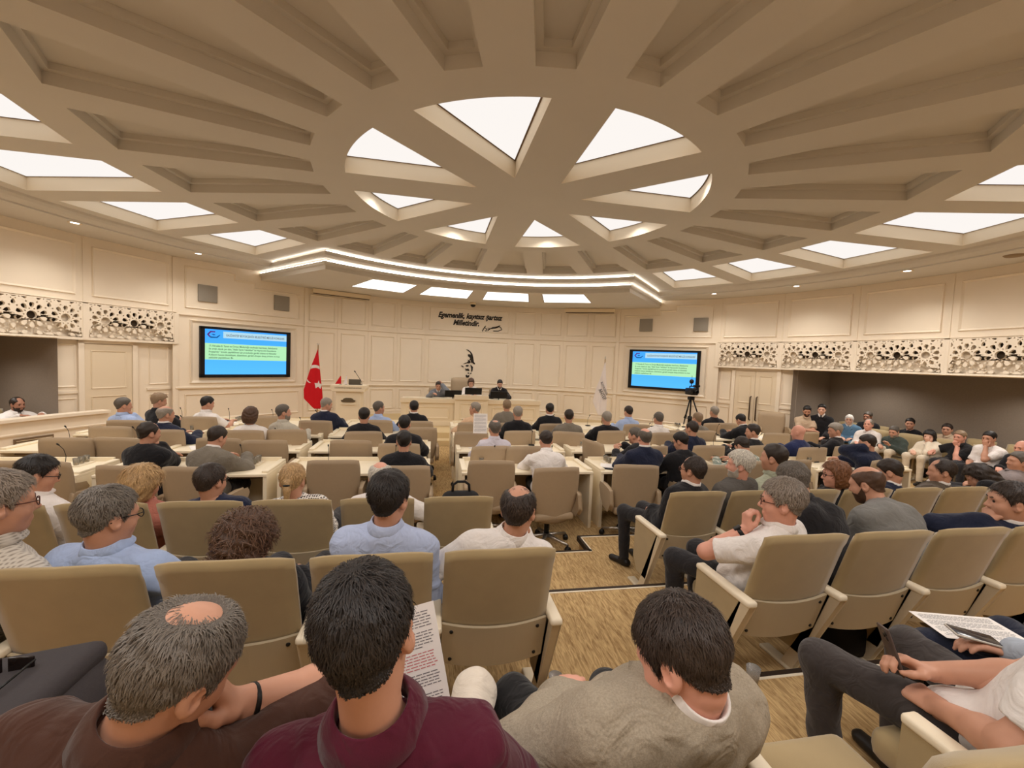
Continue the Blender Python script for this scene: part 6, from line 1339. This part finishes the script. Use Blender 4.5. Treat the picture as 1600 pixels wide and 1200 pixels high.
def printed_sheet(name, label, M, w, h, seed, red=None, rows=34, curve=0.0):
    r = random.Random(seed); b = MB(); n = 10
    f = lambda y: curve*(y/h*2)**2
    vs = [(x, -h/2+h*j/n, f(-h/2+h*j/n)+dz) for dz in (0, 0.0006) for j in range(n+1) for x in (-w/2, w/2)]
    k = 2*(n+1); b.add(vs, [(2*j, 2*j+1, 2*j+3, 2*j+2) for j in range(n)]+[(k+2*j, k+2*j+2, k+2*j+3, k+2*j+1) for j in range(n)]+[(0, k, k+1, 1), (2*n, 2*n+1, k+2*n+1, k+2*n)]+[(2*j, 2*j+2, k+2*j+2, k+2*j) for j in range(n)]+[(2*j+1, k+2*j+1, k+2*j+3, 2*j+3) for j in range(n)])
    n0 = len(b.f); idx = [0]*n0
    for i in range(rows):
        fr = i/rows; isr = bool(red and red[0] < fr < red[1])
        if i % 7 == 6: continue
        y = h/2-0.02-(h-0.04)*i/rows; x = -w/2+0.016+(0.01 if i % 7 == 0 else 0); e = r.uniform(0.3, 0.9) if i % 7 == 5 else 1.0
        while x < w/2-0.022 and (x+w/2)/w < e:
            x2 = min(x+r.uniform(0.006, 0.020), w/2-0.016); b.add([(x, y-0.0012, f(y)+0.0011), (x2, y-0.0012, f(y)+0.0011), (x2, y+0.0012, f(y)+0.0011), (x, y+0.0012, f(y)+0.0011)], [(0, 1, 2, 3)]); x = x2+0.003
            idx.append(2 if isr else 1)
    o = b.build(name, M_PAPER); o.matrix_world = M; tag(o, label, 'paper')
    o.data.materials.append(M_PRINT); o.data.materials.append(M_PRINTR); o.data.polygons.foreach_set('material_index', idx)
    return o
def aim(p, xdir, ydir):
    x = Vector(xdir).normalized(); y = Vector(ydir); y = (y-x*y.dot(x)).normalized(); z = x.cross(y)
    return Matrix(((x.x, y.x, z.x, p[0]), (x.y, y.y, z.y, p[1]), (x.z, y.z, z.z, p[2]), (0, 0, 0, 1)))
printed_sheet('printed_sheet', 'printed sheet with a red paragraph held by the man in burgundy', aim((-1.235, -4.712, 1.300), (0.97, 0.05, 0.20), (-0.20, 0.25, 0.94)), 0.21, 0.297, 3, (0.38, 0.56))
printed_sheet('printed_sheet', 'printed sheet lying on dark blue jeans at the right edge', aim((1.03, -4.55, 1.135), (0.90, -0.35, 0.05), (0.35, 0.92, -0.06)), 0.30, 0.21, 5, None, 24)
printed_sheet('printed_sheet', 'sheet of paper held up by the man in the lavender shirt', aim((-0.46, 0.50, 1.19), (0.98, -0.1, 0.0), (0.0, 0.15, 0.98)), 0.21, 0.30, 6)
def phone(label, M, body, lens=True):
    r = empty('smartphone', (0, 0, 0)); r.matrix_world = M; tag(r, label, 'phone', 'phones in hands')
    b = MB(); b.rbox((0, 0, 0), (0.073, 0.148, 0.009), 0.004); b.build('body', body, r)
    b = MB(); b.rbox((0, 0, 0.0048), (0.067, 0.141, 0.0012), 0.0005); b.build('screen', mat('phone_glass', (40, 38, 44), 0.12), r)
    b = MB(); b.rbox((-0.017, 0.050, -0.0055), (0.034, 0.036, 0.003), 0.0014); q = b.build('camera_bump', body, r)
    for x, y in ((-0.025, 0.058), (-0.025, 0.042), (-0.009, 0.050)): b = MB(); b.lathe([(0.0, -0.0086), (0.0065, -0.0086), (0.007, -0.006)], 12, c=(x, y, 0)); b.build('lens', M_BLACK, q)
phone('dark smartphone held by the man in the white t shirt', aim((0.372, -4.745, 1.235), (0.25, 0.45, -0.1), (-0.15, 0.35, 0.93)), mat('phone_dark', (84, 70, 64), 0.3))
phone('silver smartphone held over the papers on the jeans', aim((0.875, -4.66, 1.185), (-0.45, -0.88, 0.0), (-0.9, 0.40, 0.12)) @ Matrix.Rotation(math.pi, 4, 'Y'), mat('phone_silver', (206, 198, 186), 0.3, 0.3))
# bag beside the man in brown
bg = empty('travel_bag', (-2.22, -4.74, 0.98)); tag(bg, 'dark grey fabric bag with straps at the bottom left corner', 'bag')
MBAG = mat('charcoal_fabric', (62, 57, 58), 0.9, noise=0.12, nscale=120, bump=0.4, bscale=500)
b = MB(); b.rbox((0, 0, 0.18), (0.52, 0.42, 0.34), 0.11, Matrix.Rotation(rad(-8), 4, 'Y'), 5); b.build('body', MBAG, bg)
b = MB(); b.rbox((0.02, 0.02, 0.325), (0.44, 0.30, 0.06), 0.028, Matrix.Rotation(rad(-8), 4, 'Y'), 4); b.build('flap', MBAG, bg)
b = MB(); b.tube([(-0.12, -0.16, 0.335), (-0.06, -0.06, 0.362), (0.0, 0.05, 0.372)], 0.017, 4); b.build('strap', mat('strap_grey', (104, 104, 102), 0.8), bg)
sg_ = empty('sunglasses', (-2.20, -4.66, 1.345)); tag(sg_, 'dark sunglasses lying on the grey bag at the bottom left', 'sunglasses')
for sx in (-1, 1):
    b = MB(); b.rbox((sx*0.034, 0, 0.012), (0.055, 0.006, 0.04), 0.0028); b.build('lens', mat('smoke_lens', (30, 22, 20), 0.08), sg_)
    b = MB(); b.tube([(sx*0.062, 0, 0.022), (sx*0.064, -0.10, 0.018)], 0.003, 6); b.build('temple', M_BLACK, sg_)
